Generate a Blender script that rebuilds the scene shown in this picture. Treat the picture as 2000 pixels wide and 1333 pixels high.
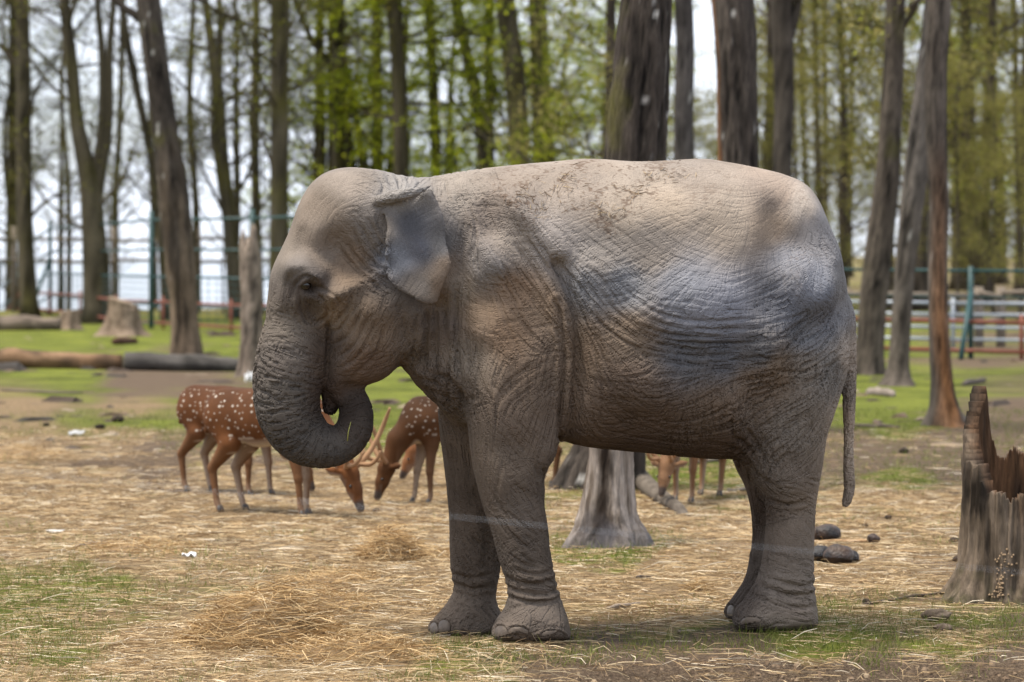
import bpy, math, random
import numpy as np
from math import radians, pi, sin, cos, sqrt

for _o in list(bpy.data.objects):
    bpy.data.objects.remove(_o)
SC = bpy.context.scene
COL = SC.collection

# ------------------------------------------------------------------ camera
FPX = 5833.3          # focal length in photo pixels (105 mm on a 36 mm wide sensor, 2000 px)
CAMH = 1.91           # eye height
HOR = 500.0           # photo row of the horizon
cam_data = bpy.data.cameras.new('camera')
cam = bpy.data.objects.new('camera', cam_data)
COL.objects.link(cam)
cam.location = (0, 0, CAMH)
cam.rotation_euler = (radians(90), 0, 0)
cam_data.sensor_width = 36.0
cam_data.lens = 105.0
cam_data.shift_y = -(666.5 - HOR) / 2000.0
cam_data.clip_start = 0.1
cam_data.clip_end = 6000
cam_data.dof.use_dof = True
cam_data.dof.focus_distance = 14.85
cam_data.dof.aperture_fstop = 3.0
cam_data.dof.aperture_blades = 0
SC.camera = cam

# ------------------------------------------------------------------ sky, sun, exposure
SUN_EL, SUN_AZ = radians(69), radians(258)     # azimuth clockwise from +Y: left of the camera
world = bpy.data.worlds.new('World')
SC.world = world
world.use_nodes = True
wn, wl = world.node_tree.nodes, world.node_tree.links
wn.clear()
w_out = wn.new('ShaderNodeOutputWorld')
w_bg = wn.new('ShaderNodeBackground')
w_bg.inputs['Strength'].default_value = 0.10
w_sky = wn.new('ShaderNodeTexSky')
w_sky.sky_type = 'NISHITA'
w_sky.sun_disc = False
w_sky.sun_elevation = SUN_EL
w_sky.sun_rotation = SUN_AZ
w_sky.air_density = 1.0
w_sky.dust_density = 1.5
w_tc = wn.new('ShaderNodeTexCoord')
w_map = wn.new('ShaderNodeMapping')
w_map.inputs['Scale'].default_value = (1.0, 1.0, 2.2)
w_noise = wn.new('ShaderNodeTexNoise')
w_noise.inputs['Scale'].default_value = 5.0
w_noise.inputs['Detail'].default_value = 6.0
w_noise.inputs['Roughness'].default_value = 0.6
w_ramp = wn.new('ShaderNodeValToRGB')
w_ramp.color_ramp.elements[0].position = 0.30
w_ramp.color_ramp.elements[1].position = 0.52
w_mix = wn.new('ShaderNodeMixRGB')
w_mix.inputs['Color2'].default_value = (9.6, 10.3, 11.6, 1)      # thin white cloud
wl.new(w_tc.outputs['Generated'], w_map.inputs['Vector'])
wl.new(w_map.outputs['Vector'], w_noise.inputs['Vector'])
wl.new(w_noise.outputs['Fac'], w_ramp.inputs['Fac'])
wl.new(w_ramp.outputs['Color'], w_mix.inputs['Fac'])
wl.new(w_sky.outputs['Color'], w_mix.inputs['Color1'])
wl.new(w_mix.outputs['Color'], w_bg.inputs['Color'])
wl.new(w_bg.outputs['Background'], w_out.inputs['Surface'])

sun_data = bpy.data.lights.new('sun', 'SUN')
sun_data.energy = 4.6
sun_data.angle = radians(22)
sun_data.color = (1.0, 0.92, 0.80)
sun = bpy.data.objects.new('sun', sun_data)
COL.objects.link(sun)
_d = np.array([sin(SUN_AZ) * cos(SUN_EL), cos(SUN_AZ) * cos(SUN_EL), sin(SUN_EL)])
import mathutils
sun.rotation_euler = mathutils.Vector(_d).to_track_quat('Z', 'Y').to_euler()
sun.location = (-10, -10, 30)

SC.view_settings.view_transform = 'Standard'
SC.view_settings.look = 'None'
SC.view_settings.exposure = 0.5
SC.view_settings.gamma = 1.0
SC.render.engine = 'CYCLES'
SC.cycles.use_denoising = True
SC.cycles.max_bounces = 6
SC.cycles.diffuse_bounces = 3
SC.cycles.transparent_max_bounces = 8
SC.cycles.sample_clamp_indirect = 8

# ------------------------------------------------------------------ helpers
def P(u, v, Y):
    """photo pixel at depth Y -> world point"""
    return np.array([(u - 1000.0) * Y / FPX, Y, CAMH - (v - HOR) * Y / FPX])

def Yg(v, z=0.0):
    """depth of flat ground at photo row v"""
    return (CAMH - z) * FPX / (v - HOR)

def G(u, v, z=0.0):
    return P(u, v, Yg(v, z))

def lerp(a, b, t):
    return a + (b - a) * t

def sstep(a, b, x):
    t = np.clip((x - a) / (b - a), 0, 1)
    return t * t * (3 - 2 * t)

_rng0 = np.random.default_rng(5)
_NG = _rng0.random((48, 48, 48)).astype(np.float32)
def vnoise(p, scale=1.0, seed=0):
    """periodic value noise 0..1 at points p (n,3)"""
    q = p.astype(np.float64) / scale + seed * 7.31
    i = np.floor(q).astype(np.int64)
    f = (q - i).astype(np.float32)
    f = f * f * (3 - 2 * f)
    x0, y0, z0 = (i[:, 0] % 48), (i[:, 1] % 48), (i[:, 2] % 48)
    x1, y1, z1 = (x0 + 1) % 48, (y0 + 1) % 48, (z0 + 1) % 48
    fx, fy, fz = f[:, 0], f[:, 1], f[:, 2]
    a = _NG[x0, y0, z0] * (1 - fx) + _NG[x1, y0, z0] * fx
    b = _NG[x0, y1, z0] * (1 - fx) + _NG[x1, y1, z0] * fx
    c = _NG[x0, y0, z1] * (1 - fx) + _NG[x1, y0, z1] * fx
    d = _NG[x0, y1, z1] * (1 - fx) + _NG[x1, y1, z1] * fx
    return (a * (1 - fy) + b * fy) * (1 - fz) + (c * (1 - fy) + d * fy) * fz

def fbm(p, scale=1.0, octv=4, seed=0):
    s = np.zeros(len(p), np.float32); a = 0.5; t = 0
    for k in range(octv):
        s += a * vnoise(p, scale / (2 ** k), seed + k * 3.7); t += a; a *= 0.5
    return s / t

def mesh_np(name, verts, faces, mat=None, smooth=True):
    """faces: (n,k) array, or list of arrays with different k"""
    me = bpy.data.meshes.new(name)
    verts = np.asarray(verts, np.float32)
    fl = faces if isinstance(faces, list) else [faces]
    fl = [np.asarray(f, np.int32) for f in fl if len(f)]
    me.vertices.add(len(verts))
    me.vertices.foreach_set('co', verts.ravel())
    loops = np.concatenate([f.ravel() for f in fl])
    tot = np.concatenate([np.full(len(f), f.shape[1], np.int32) for f in fl])
    start = np.concatenate([[0], np.cumsum(tot)[:-1]]).astype(np.int32)
    me.loops.add(len(loops)); me.loops.foreach_set('vertex_index', loops)
    me.polygons.add(len(tot)); me.polygons.foreach_set('loop_start', start)
    try:
        me.polygons.foreach_set('loop_total', tot)
    except Exception:
        pass
    me.polygons.foreach_set('use_smooth', np.full(len(tot), smooth, bool))
    me.update(calc_edges=True)
    if mat is not None:
        me.materials.append(mat)
    return me

def add_col(me, name, rgb):
    a = me.attributes.new(name, 'FLOAT_COLOR', 'POINT')
    c = np.ones((len(me.vertices), 4), np.float32); c[:, :3] = rgb
    a.data.foreach_set('color', c.ravel())

def add_flt(me, name, val):
    a = me.attributes.new(name, 'FLOAT', 'POINT')
    a.data.foreach_set('value', np.ascontiguousarray(val, np.float32))

def link(name, me, parent=None, loc=None, rot=None):
    o = bpy.data.objects.new(name, me)
    COL.objects.link(o)
    if parent is not None:
        o.parent = parent
    if loc is not None:
        o.location = [float(a) for a in loc]
    if rot is not None:
        o.rotation_euler = rot
    return o

def tag(o, label=None, cat=None, group=None, kind=None):
    if label: o['label'] = label
    if cat: o['category'] = cat
    if group: o['group'] = group
    if kind: o['kind'] = kind
    return o

def catmull(pts, n=8, closed=False):
    p = np.asarray(pts, float)
    m = len(p); out = []
    segs = m if closed else m - 1
    for i in range(segs):
        if closed:
            p0, p1, p2, p3 = p[(i - 1) % m], p[i], p[(i + 1) % m], p[(i + 2) % m]
        else:
            p0, p1, p2, p3 = p[max(i - 1, 0)], p[i], p[i + 1], p[min(i + 2, m - 1)]
        t = np.linspace(0, 1, n, endpoint=False)[:, None]
        out.append(0.5 * ((2 * p1) + (-p0 + p2) * t + (2 * p0 - 5 * p1 + 4 * p2 - p3) * t ** 2 + (-p0 + 3 * p1 - 3 * p2 + p3) * t ** 3))
    if not closed:
        out.append(p[-1:])
    return np.concatenate(out)

def tube(path, rad, seg=8, cap=True):
    """tube along path (n,3) with radii (n,) -> verts, quads, tris"""
    path = np.asarray(path, float); n = len(path)
    rad = np.broadcast_to(np.asarray(rad, float), (n,))
    t = np.gradient(path, axis=0); t /= np.linalg.norm(t, axis=1)[:, None] + 1e-9
    ref = np.array([0, 0, 1.0]) if abs(t[0, 2]) < 0.9 else np.array([0, 1.0, 0])
    a = np.cross(t[0], ref); a /= np.linalg.norm(a)
    A = np.zeros((n, 3))
    for i in range(n):
        a = a - t[i] * (a @ t[i]); a /= np.linalg.norm(a) + 1e-9
        A[i] = a
    B = np.cross(t, A)
    th = np.linspace(0, 2 * pi, seg, endpoint=False)
    V = path[:, None] + rad[:, None, None] * (np.cos(th)[None, :, None] * A[:, None] + np.sin(th)[None, :, None] * B[:, None])
    V = V.reshape(-1, 3)
    i, j = np.meshgrid(np.arange(n - 1), np.arange(seg), indexing='ij')
    j2 = (j + 1) % seg
    F = np.stack([i * seg + j, i * seg + j2, (i + 1) * seg + j2, (i + 1) * seg + j], -1).reshape(-1, 4)
    T = np.zeros((0, 3), int)
    if cap:
        k = len(V)
        V = np.concatenate([V, path[:1], path[-1:]])
        s = np.arange(seg); s2 = (s + 1) % seg
        T = np.concatenate([np.stack([np.full(seg, k), s2, s], 1), np.stack([np.full(seg, k + 1), (n - 1) * seg + s, (n - 1) * seg + s2], 1)])
    return V, F, T

class MB:
    """collects pieces of one mesh"""
    def __init__(s):
        s.v = []; s.q = []; s.t = []; s.n = 0
    def add(s, V, F=None, T=None):
        s.v.append(np.asarray(V, np.float32))
        if F is not None and len(F): s.q.append(np.asarray(F) + s.n)
        if T is not None and len(T): s.t.append(np.asarray(T) + s.n)
        s.n += len(V)
    def tube(s, path, rad, seg=8, cap=True):
        s.add(*tube(path, rad, seg, cap))
    def box(s, c, h, rot=None):
        k = np.array([[x, y, z] for x in (-1, 1) for y in (-1, 1) for z in (-1, 1)], float) * np.asarray(h)
        if rot is not None: k = k @ np.asarray(rot).T
        s.add(k + np.asarray(c), [[0, 1, 3, 2], [4, 6, 7, 5], [0, 4, 5, 1], [2, 3, 7, 6], [0, 2, 6, 4], [1, 5, 7, 3]])
    def mesh(s, name, mat, smooth=True):
        fl = []
        if s.q: fl.append(np.concatenate(s.q))
        if s.t: fl.append(np.concatenate(s.t))
        return mesh_np(name, np.concatenate(s.v), fl, mat, smooth)

def surface_nets(f, org, h):
    """f (nx,ny,nz) field, negative inside -> verts, quads"""
    nx, ny, nz = f.shape
    s = f < 0
    c = np.zeros((nx - 1, ny - 1, nz - 1), np.int8)
    for a in (0, 1):
        for b in (0, 1):
            for d in (0, 1):
                c += s[a:nx - 1 + a, b:ny - 1 + b, d:nz - 1 + d]
    act = (c > 0) & (c < 8)
    I = np.argwhere(act)
    idx = np.full(act.shape, -1, np.int32)
    idx[act] = np.arange(len(I))
    acc = np.zeros((len(I), 3)); cnt = np.zeros(len(I))
    cor = [(a, b, d) for a in (0, 1) for b in (0, 1) for d in (0, 1)]
    val = {k: f[I[:, 0] + k[0], I[:, 1] + k[1], I[:, 2] + k[2]] for k in cor}
    for k in cor:
        for ax in range(3):
            if k[ax] == 0:
                k2 = list(k); k2[ax] = 1; k2 = tuple(k2)
                a, b = val[k], val[k2]
                m = (a < 0) != (b < 0)
                t = np.where(m, a / np.where(m, a - b, 1), 0)
                p = np.tile(np.array(k, float), (len(I), 1)); p[:, ax] = t
                acc += p * m[:, None]; cnt += m
    V = np.asarray(org) + (I + acc / cnt[:, None]) * h
    Q = []
    for ax in range(3):
        sl0 = [slice(1, -1)] * 3; sl1 = [slice(1, -1)] * 3
        sl0[ax] = slice(0, -1); sl1[ax] = slice(1, None)
        a, b = s[tuple(sl0)], s[tuple(sl1)]
        E = np.argwhere(a != b)
        off = np.ones(3, int); off[ax] = 0
        E = E + off
        sg = s[E[:, 0], E[:, 1], E[:, 2]]
        o1, o2 = [(1, 2), (2, 0), (0, 1)][ax]
        d1 = np.zeros(3, int); d1[o1] = 1
        d2 = np.zeros(3, int); d2[o2] = 1
        q = [idx[tuple((E - x).T)] for x in (0 * d1, d1, d1 + d2, d2)]
        q = np.stack(q, 1)
        q[~sg] = q[~sg][:, ::-1]
        Q.append(q)
    return V, np.concatenate(Q)

def smin(a, b, k):
    hh = np.maximum(k - np.abs(a - b), 0) / k
    return np.minimum(a, b) - hh * hh * k * 0.25

def subdivide_quads(V, Q):
    """one linear split of a quad mesh"""
    nv = len(V)
    e = np.stack([Q, np.roll(Q, -1, 1)], -1).reshape(-1, 2)
    es = np.sort(e, 1).astype(np.int64)
    key = es[:, 0] * nv + es[:, 1]
    uq, inv = np.unique(key, return_inverse=True)
    ev = 0.5 * (V[uq // nv] + V[uq % nv])
    fv = V[Q].mean(1)
    ei = inv.reshape(-1, 4) + nv
    fi = nv + len(uq) + np.arange(len(Q))
    out = np.stack([np.stack([Q[:, k], ei[:, k], fi, ei[:, (k - 1) % 4]], 1) for k in range(4)], 1).reshape(-1, 4)
    return np.concatenate([V, ev, fv]), out

def relax(V, Q, it=2, w=0.5):
    e0 = Q.ravel(); e1 = np.roll(Q, -1, 1).ravel()
    n = len(V)
    cn = np.bincount(e0, minlength=n) + np.bincount(e1, minlength=n)
    for _ in range(it):
        acc = np.stack([np.bincount(e0, V[e1, k], n) + np.bincount(e1, V[e0, k], n) for k in range(3)], 1)
        V = V + w * (acc / np.maximum(cn, 1)[:, None] - V)
    return V

def get_co(me):
    a = np.zeros(len(me.vertices) * 3, np.float32); me.vertices.foreach_get('co', a); return a.reshape(-1, 3)

def get_no(me):
    a = np.zeros(len(me.vertices) * 3, np.float32); me.vertices.foreach_get('normal', a); return a.reshape(-1, 3)

# ------------------------------------------------------------------ material helpers
def new_mat(name, rough=0.85, spec=0.3):
    m = bpy.data.materials.new(name); m.use_nodes = True
    b = m.node_tree.nodes['Principled BSDF']
    b.inputs['Roughness'].default_value = rough
    b.inputs['Specular IOR Level'].default_value = spec
    return m, m.node_tree.nodes, m.node_tree.links, b

def N(nodes, typ, **kw):
    n = nodes.new(typ)
    for k, v in kw.items():
        if k in n.inputs: n.inputs[k].default_value = v
        else: setattr(n, k, v)
    return n

def flat_mat(name, rgb, rough=0.7, spec=0.3, var=0.25, scale=30.0, bump=0.0, metallic=0.0):
    m, n, l, b = new_mat(name, rough, spec)
    tc = n.new('ShaderNodeTexCoord')
    no = N(n, 'ShaderNodeTexNoise'); no.inputs['Scale'].default_value = scale; no.inputs['Detail'].default_value = 5
    l.new(tc.outputs['Object'], no.inputs['Vector'])
    mx = n.new('ShaderNodeMixRGB')
    mx.inputs['Color1'].default_value = (*[c * (1 - var) for c in rgb], 1)
    mx.inputs['Color2'].default_value = (*[min(1, c * (1 + var)) for c in rgb], 1)
    l.new(no.outputs['Fac'], mx.inputs['Fac']); l.new(mx.outputs['Color'], b.inputs['Base Color'])
    b.inputs['Metallic'].default_value = metallic
    if bump:
        bp = n.new('ShaderNodeBump'); bp.inputs['Strength'].default_value = bump; bp.inputs['Distance'].default_value = 0.01
        l.new(no.outputs['Fac'], bp.inputs['Height']); l.new(bp.outputs['Normal'], b.inputs['Normal'])
    return m
# ================================================================== ground, water
def eworld(u, v, yl):
    x, z = E_w(u, v, yl)
    return x, z

def hgt(x, y):
    """ground height"""
    x = np.asarray(x, float); y = np.asarray(y, float)
    sh = np.broadcast(x, y).shape
    x = np.broadcast_to(x, sh).ravel(); y = np.broadcast_to(y, sh).ravel()
    p = np.column_stack([x, y, np.zeros_like(x)])
    far = sstep(30, 60, y)
    n = (fbm(p, 1.3, 3, 2) - 0.5) * 0.05 + (vnoise(p, 0.22, 8) - 0.5) * 0.018 + (vnoise(p, 0.09, 13) - 0.5) * 0.010
    n = n * (1 - far) + far * (fbm(p, 5.0, 3, 3) - 0.5) * 0.16
    # level under the feet
    z = np.zeros_like(x)
    calm = np.zeros_like(x)
    for fx, fy, fz, fr in FEET:
        w = np.exp(-((x - fx) ** 2 + (y - fy) ** 2) / fr ** 2)
        z += fz * w; calm = np.maximum(calm, w)
    n = n * (1 - 0.9 * np.clip(calm * 1.4, 0, 1))
    # earth bank towards the ditch in front
    edge = 13.15 + 0.93 * sstep(-0.55, 1.0, x) + (fbm(p * [1, 0, 1], 0.5, 4, 5) - 0.5) * 0.28
    z -= 0.75 * sstep(0.0, 1.0, (edge - y) / 0.95) * (1 - 0.55 * (fbm(p, 0.22, 4, 6)))
    # dark trodden hollows
    z -= 0.17 * np.exp(-(((x - (-3.4)) / 1.1) ** 4 + ((y - 27.6) / 0.30) ** 2))
    # land falls away to water beyond the fence on the left
    drop = sstep(0, 14, y - 106 - 1.1 * np.clip(x, -200, 0) * 0.0) * (1 - sstep(2, 14, x - 0.03 * (y - 100)))
    z -= 6.0 * drop
    rise = sstep(60, 100, y) * sstep(2, 14, x - 0.03 * (y - 100))
    z += 0.6 * rise
    return (z + n).reshape(sh)

def _footw(u, v, Y):
    p = P(u, v, Y); return p[0], p[1], p[2]
FEET = []
for (u, v, Y, r) in [(1040, 1249, 14.83, .36), (915, 1244, 15.24, .36), (1515, 1228, 14.99, .42), (1480, 1213, 15.45, .40)]:
    q = P(u, v, Y); FEET.append((q[0], q[1], q[2], r))

def h1(x, y):
    return float(hgt(np.array([x]), np.array([y]))[0])

# grid: fine where the picture looks
ys = np.concatenate([np.linspace(-60, 10, 8), np.linspace(10.6, 13.0, 14), np.arange(13.05, 20, 0.045), np.geomspace(20, 34, 150), np.geomspace(34.3, 130, 110), np.geomspace(134, 5000, 26)])
xh = np.concatenate([np.arange(0, 3.3, 0.045), np.geomspace(3.35, 7, 34), np.geomspace(7.3, 40, 44), np.geomspace(44, 4000, 16)])
xs = np.concatenate([-xh[:0:-1], xh])
GXX, GYY = np.meshgrid(xs, ys, indexing='ij')
GZZ = hgt(GXX, GYY)
Vg = np.column_stack([GXX.ravel(), GYY.ravel(), GZZ.ravel()])
nxg, nyg = GXX.shape
ii, jj = np.meshgrid(np.arange(nxg - 1), np.arange(nyg - 1), indexing='ij')
Fg = np.stack([ii * nyg + jj, (ii + 1) * nyg + jj, (ii + 1) * nyg + jj + 1, ii * nyg + jj + 1], -1).reshape(-1, 4)

GRASS = [(1850, 1325, 0), (1600, 1325, 0), (1400, 1325, 0), (1150, 1330, 0), (0, 660, 1), (300, 660, 1), (450, 680, .9), (700, 660, .9), (1000, 660, .9), (1700, 720, 1), (1950, 720, 1), (150, 745, .95), (350, 745, .6), (600, 745, .8), (150, 775, .75), (60, 800, .25), (250, 790, .35), (150, 825, .7), (60, 840, .5), (320, 830, .75), (250, 850, .6), (80, 870, .12),
         (250, 880, .05), (800, 745, 1), (770, 800, .95), (850, 850, .5), (1200, 800, .8), (1750, 780, .95), (1950, 790, .95), (1700, 830, .8), (1650, 880, .55), (1850, 880, .6), (1780, 930, .7), (1650, 930, .6), (1700, 985, .12), (1850, 990, .2), (1230, 1085, .75), (1160, 1085, .5), (1130, 930, .35), (1300, 920, .75), (1400, 930, .7), (1380, 975, .35), (1300, 1000, .05),
         (60, 950, 0), (200, 1000, 0), (400, 1000, 0), (700, 1000, 0), (800, 960, .05), (600, 1070, .15), (480, 1100, .25), (250, 1080, .15), (60, 1080, .2), (30, 1140, .75), (130, 1150, .7), (220, 1150, .65), (330, 1130, .35), (400, 1160, .2), (600, 1170, .15), (700, 1200, .3), (760, 1150, .05), (60, 1220, .6), (100, 1270, .65), (200, 1220, .35), (300, 1240, .15), (500, 1270, 0), (500, 1200, 0), (380, 1300, .1), (50, 1310, .3), (700, 1280, .05),
         (930, 1300, .5), (1000, 1285, .85), (1120, 1285, .75), (1040, 1270, .1), (1250, 1262, .7), (1200, 1200, .3), (1350, 1200, .2), (1350, 1250, .7), (1500, 1255, .85), (1640, 1230, .7), (1700, 1260, .8), (1850, 1215, .65), (1900, 1275, .7), (1980, 1230, .7), (1750, 1200, .45), (1700, 1110, 0), (1300, 1110, 0), (1400, 1130, 0), (1500, 1050, 0), (1820, 1130, .1), (1000, 1100, 0), (1150, 1150, .05)]
MUD = [(1680, 885, 1.2), (1730, 895, 1.2), (1760, 885, 1.2), (1850, 885, 1.1), (1800, 890, 1.1), (1640, 860, .5), (1750, 845, .15), (1750, 930, .1), (1700, 800, 0), (200, 903, 1.0), (300, 905, 1.0), (120, 895, .5), (60, 880, .3), (200, 875, .25), (200, 930, .1), (400, 900, .5), (280, 735, .75), (400, 745, .6), (120, 745, .2), (130, 800, .35), (300, 800, .2), (60, 780, .2), (600, 800, .2),
       (500, 680, .1), (200, 680, 0), (200, 1000, .05), (600, 1000, .1), (1000, 1050, .1), (1300, 1050, .1), (1700, 1000, .1), (1700, 1050, .15), (150, 1170, .1), (500, 1200, .05), (900, 1200, .1), (1300, 1180, .15), (1700, 1200, .2), (1800, 1318, 1.6), (1950, 1318, 1.6), (1650, 1316, 1.6), (1500, 1316, 1.6), (1300, 1318, 1.5), (1100, 1322, 1.3), (960, 1330, .5), (1600, 1275, .2), (1850, 1270, .2), (800, 1320, .05), (300, 1300, .1), (1830, 1200, .5), (1200, 900, .3), (1400, 950, .2), (800, 800, .1), (1200, 700, .1)]

def shepf(ctrl, U, V, sx=22.0, p=2.0):
    """like a hand-set map over the flat ground: control points given by photo row and column"""
    ctrl = np.asarray(ctrl, float); out = np.zeros(len(U)); W = np.zeros(len(U))
    for c in ctrl:
        w = 1.0 / (((U - c[0]) * 0.45) ** 2 + (V - c[1]) ** 2 + sx * sx * 0.4) ** p
        out += w * c[2]; W += w
    return out / W

def cover(x, y):
    yy = np.maximum(y, 12.6)
    v = HOR + CAMH * FPX / yy; u = 1000 + FPX * x / yy
    u = np.clip(u, -300, 2300); v = np.clip(v, 620, 1345)
    return shepf(GRASS, u, v), shepf(MUD, u, v)

gr, mu = cover(Vg[:, 0], Vg[:, 1])
p3 = Vg * [1, 1, 0]
dist_amp = np.clip(Vg[:, 1] / 15.0, 1, 4)
nb = np.where(Vg[:, 1] < 30, fbm(p3, 0.5, 4, 15), fbm(p3, 2.0, 4, 16)) - 0.5
gr = np.clip(gr + nb * 1.1, 0, 1); mu = np.clip(mu + (np.where(Vg[:, 1] < 30, fbm(p3, 0.35, 4, 17), fbm(p3, 1.5, 4, 18)) - 0.5) * 1.2, 0, 1)
far_w = sstep(60, 110, Vg[:, 1])
gr = gr * (1 - far_w) + far_w * 0.5

m, n, l, b = new_mat('meadow_soil', 0.95, 0.1)
tc = n.new('ShaderNodeTexCoord')
ag = N(n, 'ShaderNodeAttribute', attribute_name='Grass'); am = N(n, 'ShaderNodeAttribute', attribute_name='Mud')
def ramp3(node, cols):
    r = node.new('ShaderNodeValToRGB')
    while len(r.color_ramp.elements) < len(cols): r.color_ramp.elements.new(0.5)
    for e, (pos, c) in zip(r.color_ramp.elements, cols): e.position = pos; e.color = (*c, 1)
    return r
n1_ = N(n, 'ShaderNodeTexNoise', Scale=22.0, Detail=8.0, Roughness=0.72)
n2_ = N(n, 'ShaderNodeTexNoise', Scale=3.0, Detail=6.0, Roughness=0.6)
n3_ = N(n, 'ShaderNodeTexNoise', Scale=60.0, Detail=6.0, Roughness=0.75)
mp = N(n, 'ShaderNodeMapping'); mp.inputs['Scale'].default_value = (1, 1, 1)
for q in (n1_, n2_, n3_): l.new(tc.outputs['Object'], q.inputs['Vector'])
rs = ramp3(n, [(.28, (.07, .046, .027)), (.46, (.185, .128, .072)), (.58, (.31, .22, .125)), (.75, (.47, .36, .225))])
rg = ramp3(n, [(.3, (.055, .065, .012)), (.5, (.135, .16, .025)), (.7, (.22, .225, .055))])
rm = ramp3(n, [(.3, (.04, .028, .02)), (.5, (.12, .085, .058)), (.72, (.27, .20, .135))])
l.new(n1_.outputs['Fac'], rs.inputs['Fac']); l.new(n1_.outputs['Fac'], rg.inputs['Fac']); l.new(n3_.outputs['Fac'], rm.inputs['Fac'])
def thr(att, noise, amp):
    a = N(n, 'ShaderNodeMath', operation='MULTIPLY_ADD'); a.inputs[1].default_value = amp; a.inputs[2].default_value = -amp * .5
    l.new(noise, a.inputs[0])
    c = N(n, 'ShaderNodeMath', operation='ADD'); l.new(a.outputs[0], c.inputs[0]); l.new(att, c.inputs[1])
    r = N(n, 'ShaderNodeMapRange'); r.inputs['From Min'].default_value = .30; r.inputs['From Max'].default_value = .66
    l.new(c.outputs[0], r.inputs['Value']); return r.outputs['Result']
fg = thr(ag.outputs['Fac'], n1_.outputs['Fac'], 1.0); fm = thr(am.outputs['Fac'], n3_.outputs['Fac'], 0.8)
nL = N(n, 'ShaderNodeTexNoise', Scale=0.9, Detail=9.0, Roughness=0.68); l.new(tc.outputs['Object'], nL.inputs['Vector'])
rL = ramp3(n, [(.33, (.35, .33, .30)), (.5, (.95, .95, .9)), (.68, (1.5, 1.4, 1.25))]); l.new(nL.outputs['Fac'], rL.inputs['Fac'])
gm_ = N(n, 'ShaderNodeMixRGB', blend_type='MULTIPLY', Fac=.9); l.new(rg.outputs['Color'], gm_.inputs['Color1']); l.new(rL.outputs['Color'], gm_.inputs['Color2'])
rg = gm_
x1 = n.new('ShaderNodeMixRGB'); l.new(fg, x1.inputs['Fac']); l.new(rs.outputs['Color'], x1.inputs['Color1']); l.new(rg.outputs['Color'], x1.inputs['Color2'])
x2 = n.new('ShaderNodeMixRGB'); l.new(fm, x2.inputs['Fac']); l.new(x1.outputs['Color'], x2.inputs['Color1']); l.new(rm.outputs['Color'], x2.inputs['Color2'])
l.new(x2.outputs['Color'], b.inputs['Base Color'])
bp = N(n, 'ShaderNodeBump', Strength=0.8, Distance=0.03); l.new(n3_.outputs['Fac'], bp.inputs['Height'])
bq = N(n, 'ShaderNodeBump', Strength=0.6, Distance=0.06); l.new(n1_.outputs['Fac'], bq.inputs['Height']); l.new(bp.outputs['Normal'], bq.inputs['Normal'])
l.new(bq.outputs['Normal'], b.inputs['Normal'])
gme = mesh_np('ground', Vg, Fg, m)
add_flt(gme, 'Grass', gr); add_flt(gme, 'Mud', mu)
tag(link('ground', gme), kind='structure')

m, n, l, b = new_mat('lake_water', 0.12, 0.5)
b.inputs['Base Color'].default_value = (.10, .13, .15, 1)
nw = N(n, 'ShaderNodeTexNoise', Scale=0.6, Detail=4.0)
tcw = n.new('ShaderNodeTexCoord'); l.new(tcw.outputs['Object'], nw.inputs['Vector'])
bw = N(n, 'ShaderNodeBump', Strength=0.15, Distance=0.1); l.new(nw.outputs['Fac'], bw.inputs['Height']); l.new(bw.outputs['Normal'], b.inputs['Normal'])
tag(link('water', mesh_np('water', np.array([[-2500, 108, -2.2], [60, 108, -2.2], [1500, 4800, -2.2], [-2500, 4800, -2.2]]), np.array([[0, 1, 2, 3]]), m)), kind='structure')

# ------------------------------------------------------------------ loose straw, grass blades
rngs = np.random.default_rng(11)
def strands(pos, az, L, lift, curl, w, roll):
    """ribbons of two segments -> verts, quads"""
    n = len(pos)
    d = np.column_stack([np.cos(az), np.sin(az), np.zeros(n)])
    s = np.column_stack([-np.sin(az), np.cos(az), np.zeros(n)])
    up = np.array([0, 0, 1.0])
    t = np.array([-0.5, 0.0, 0.5])
    V = np.zeros((n, 3, 2, 3))
    wv = s * np.cos(roll)[:, None] + up * np.sin(roll)[:, None]
    for k in range(3):
        c = pos + d * (t[k] * L)[:, None] + s * (curl * L * (1 - 4 * t[k] ** 2))[:, None]
        c = c + up * (lift[:, 0] * (0.5 - t[k]) + lift[:, 1] * (0.5 + t[k]) + 0.25 * (lift.sum(1)) * (1 - 4 * t[k] ** 2))[:, None]
        ww = w * (1.0 if k == 1 else 0.6)
        V[:, k, 0] = c - wv * ww[:, None] / 2; V[:, k, 1] = c + wv * ww[:, None] / 2
    i = np.arange(n)[:, None] * 6
    F = np.concatenate([i + [0, 1, 3, 2], i + [2, 3, 5, 4]])
    return V.reshape(-1, 3), F

def col_mat(name, rough=0.85, spec=0.2, trans=0.0):
    m, n, l, b = new_mat(name, rough, spec)
    at = N(n, 'ShaderNodeAttribute', attribute_name='Col')
    l.new(at.outputs['Color'], b.inputs['Base Color'])
    if trans:
        o = n['Material Output']
        tr = n.new('ShaderNodeBsdfTranslucent'); l.new(at.outputs['Color'], tr.inputs['Color'])
        mi = N(n, 'ShaderNodeMixShader'); mi.inputs[0].default_value = trans
        l.new(b.outputs[0], mi.inputs[1]); l.new(tr.outputs[0], mi.inputs[2]); l.new(mi.outputs[0], o.inputs['Surface'])
    return m
straw_mat = col_mat('dry_straw', 0.75, 0.25, 0.15)
grass_mat = col_mat('grass_blade', 0.7, 0.25, 0.3)
STRAWC = np.array([(.47, .335, .18), (.58, .46, .29), (.33, .22, .115), (.68, .59, .45), (.20, .13, .07), (.41, .29, .155)])
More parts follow.
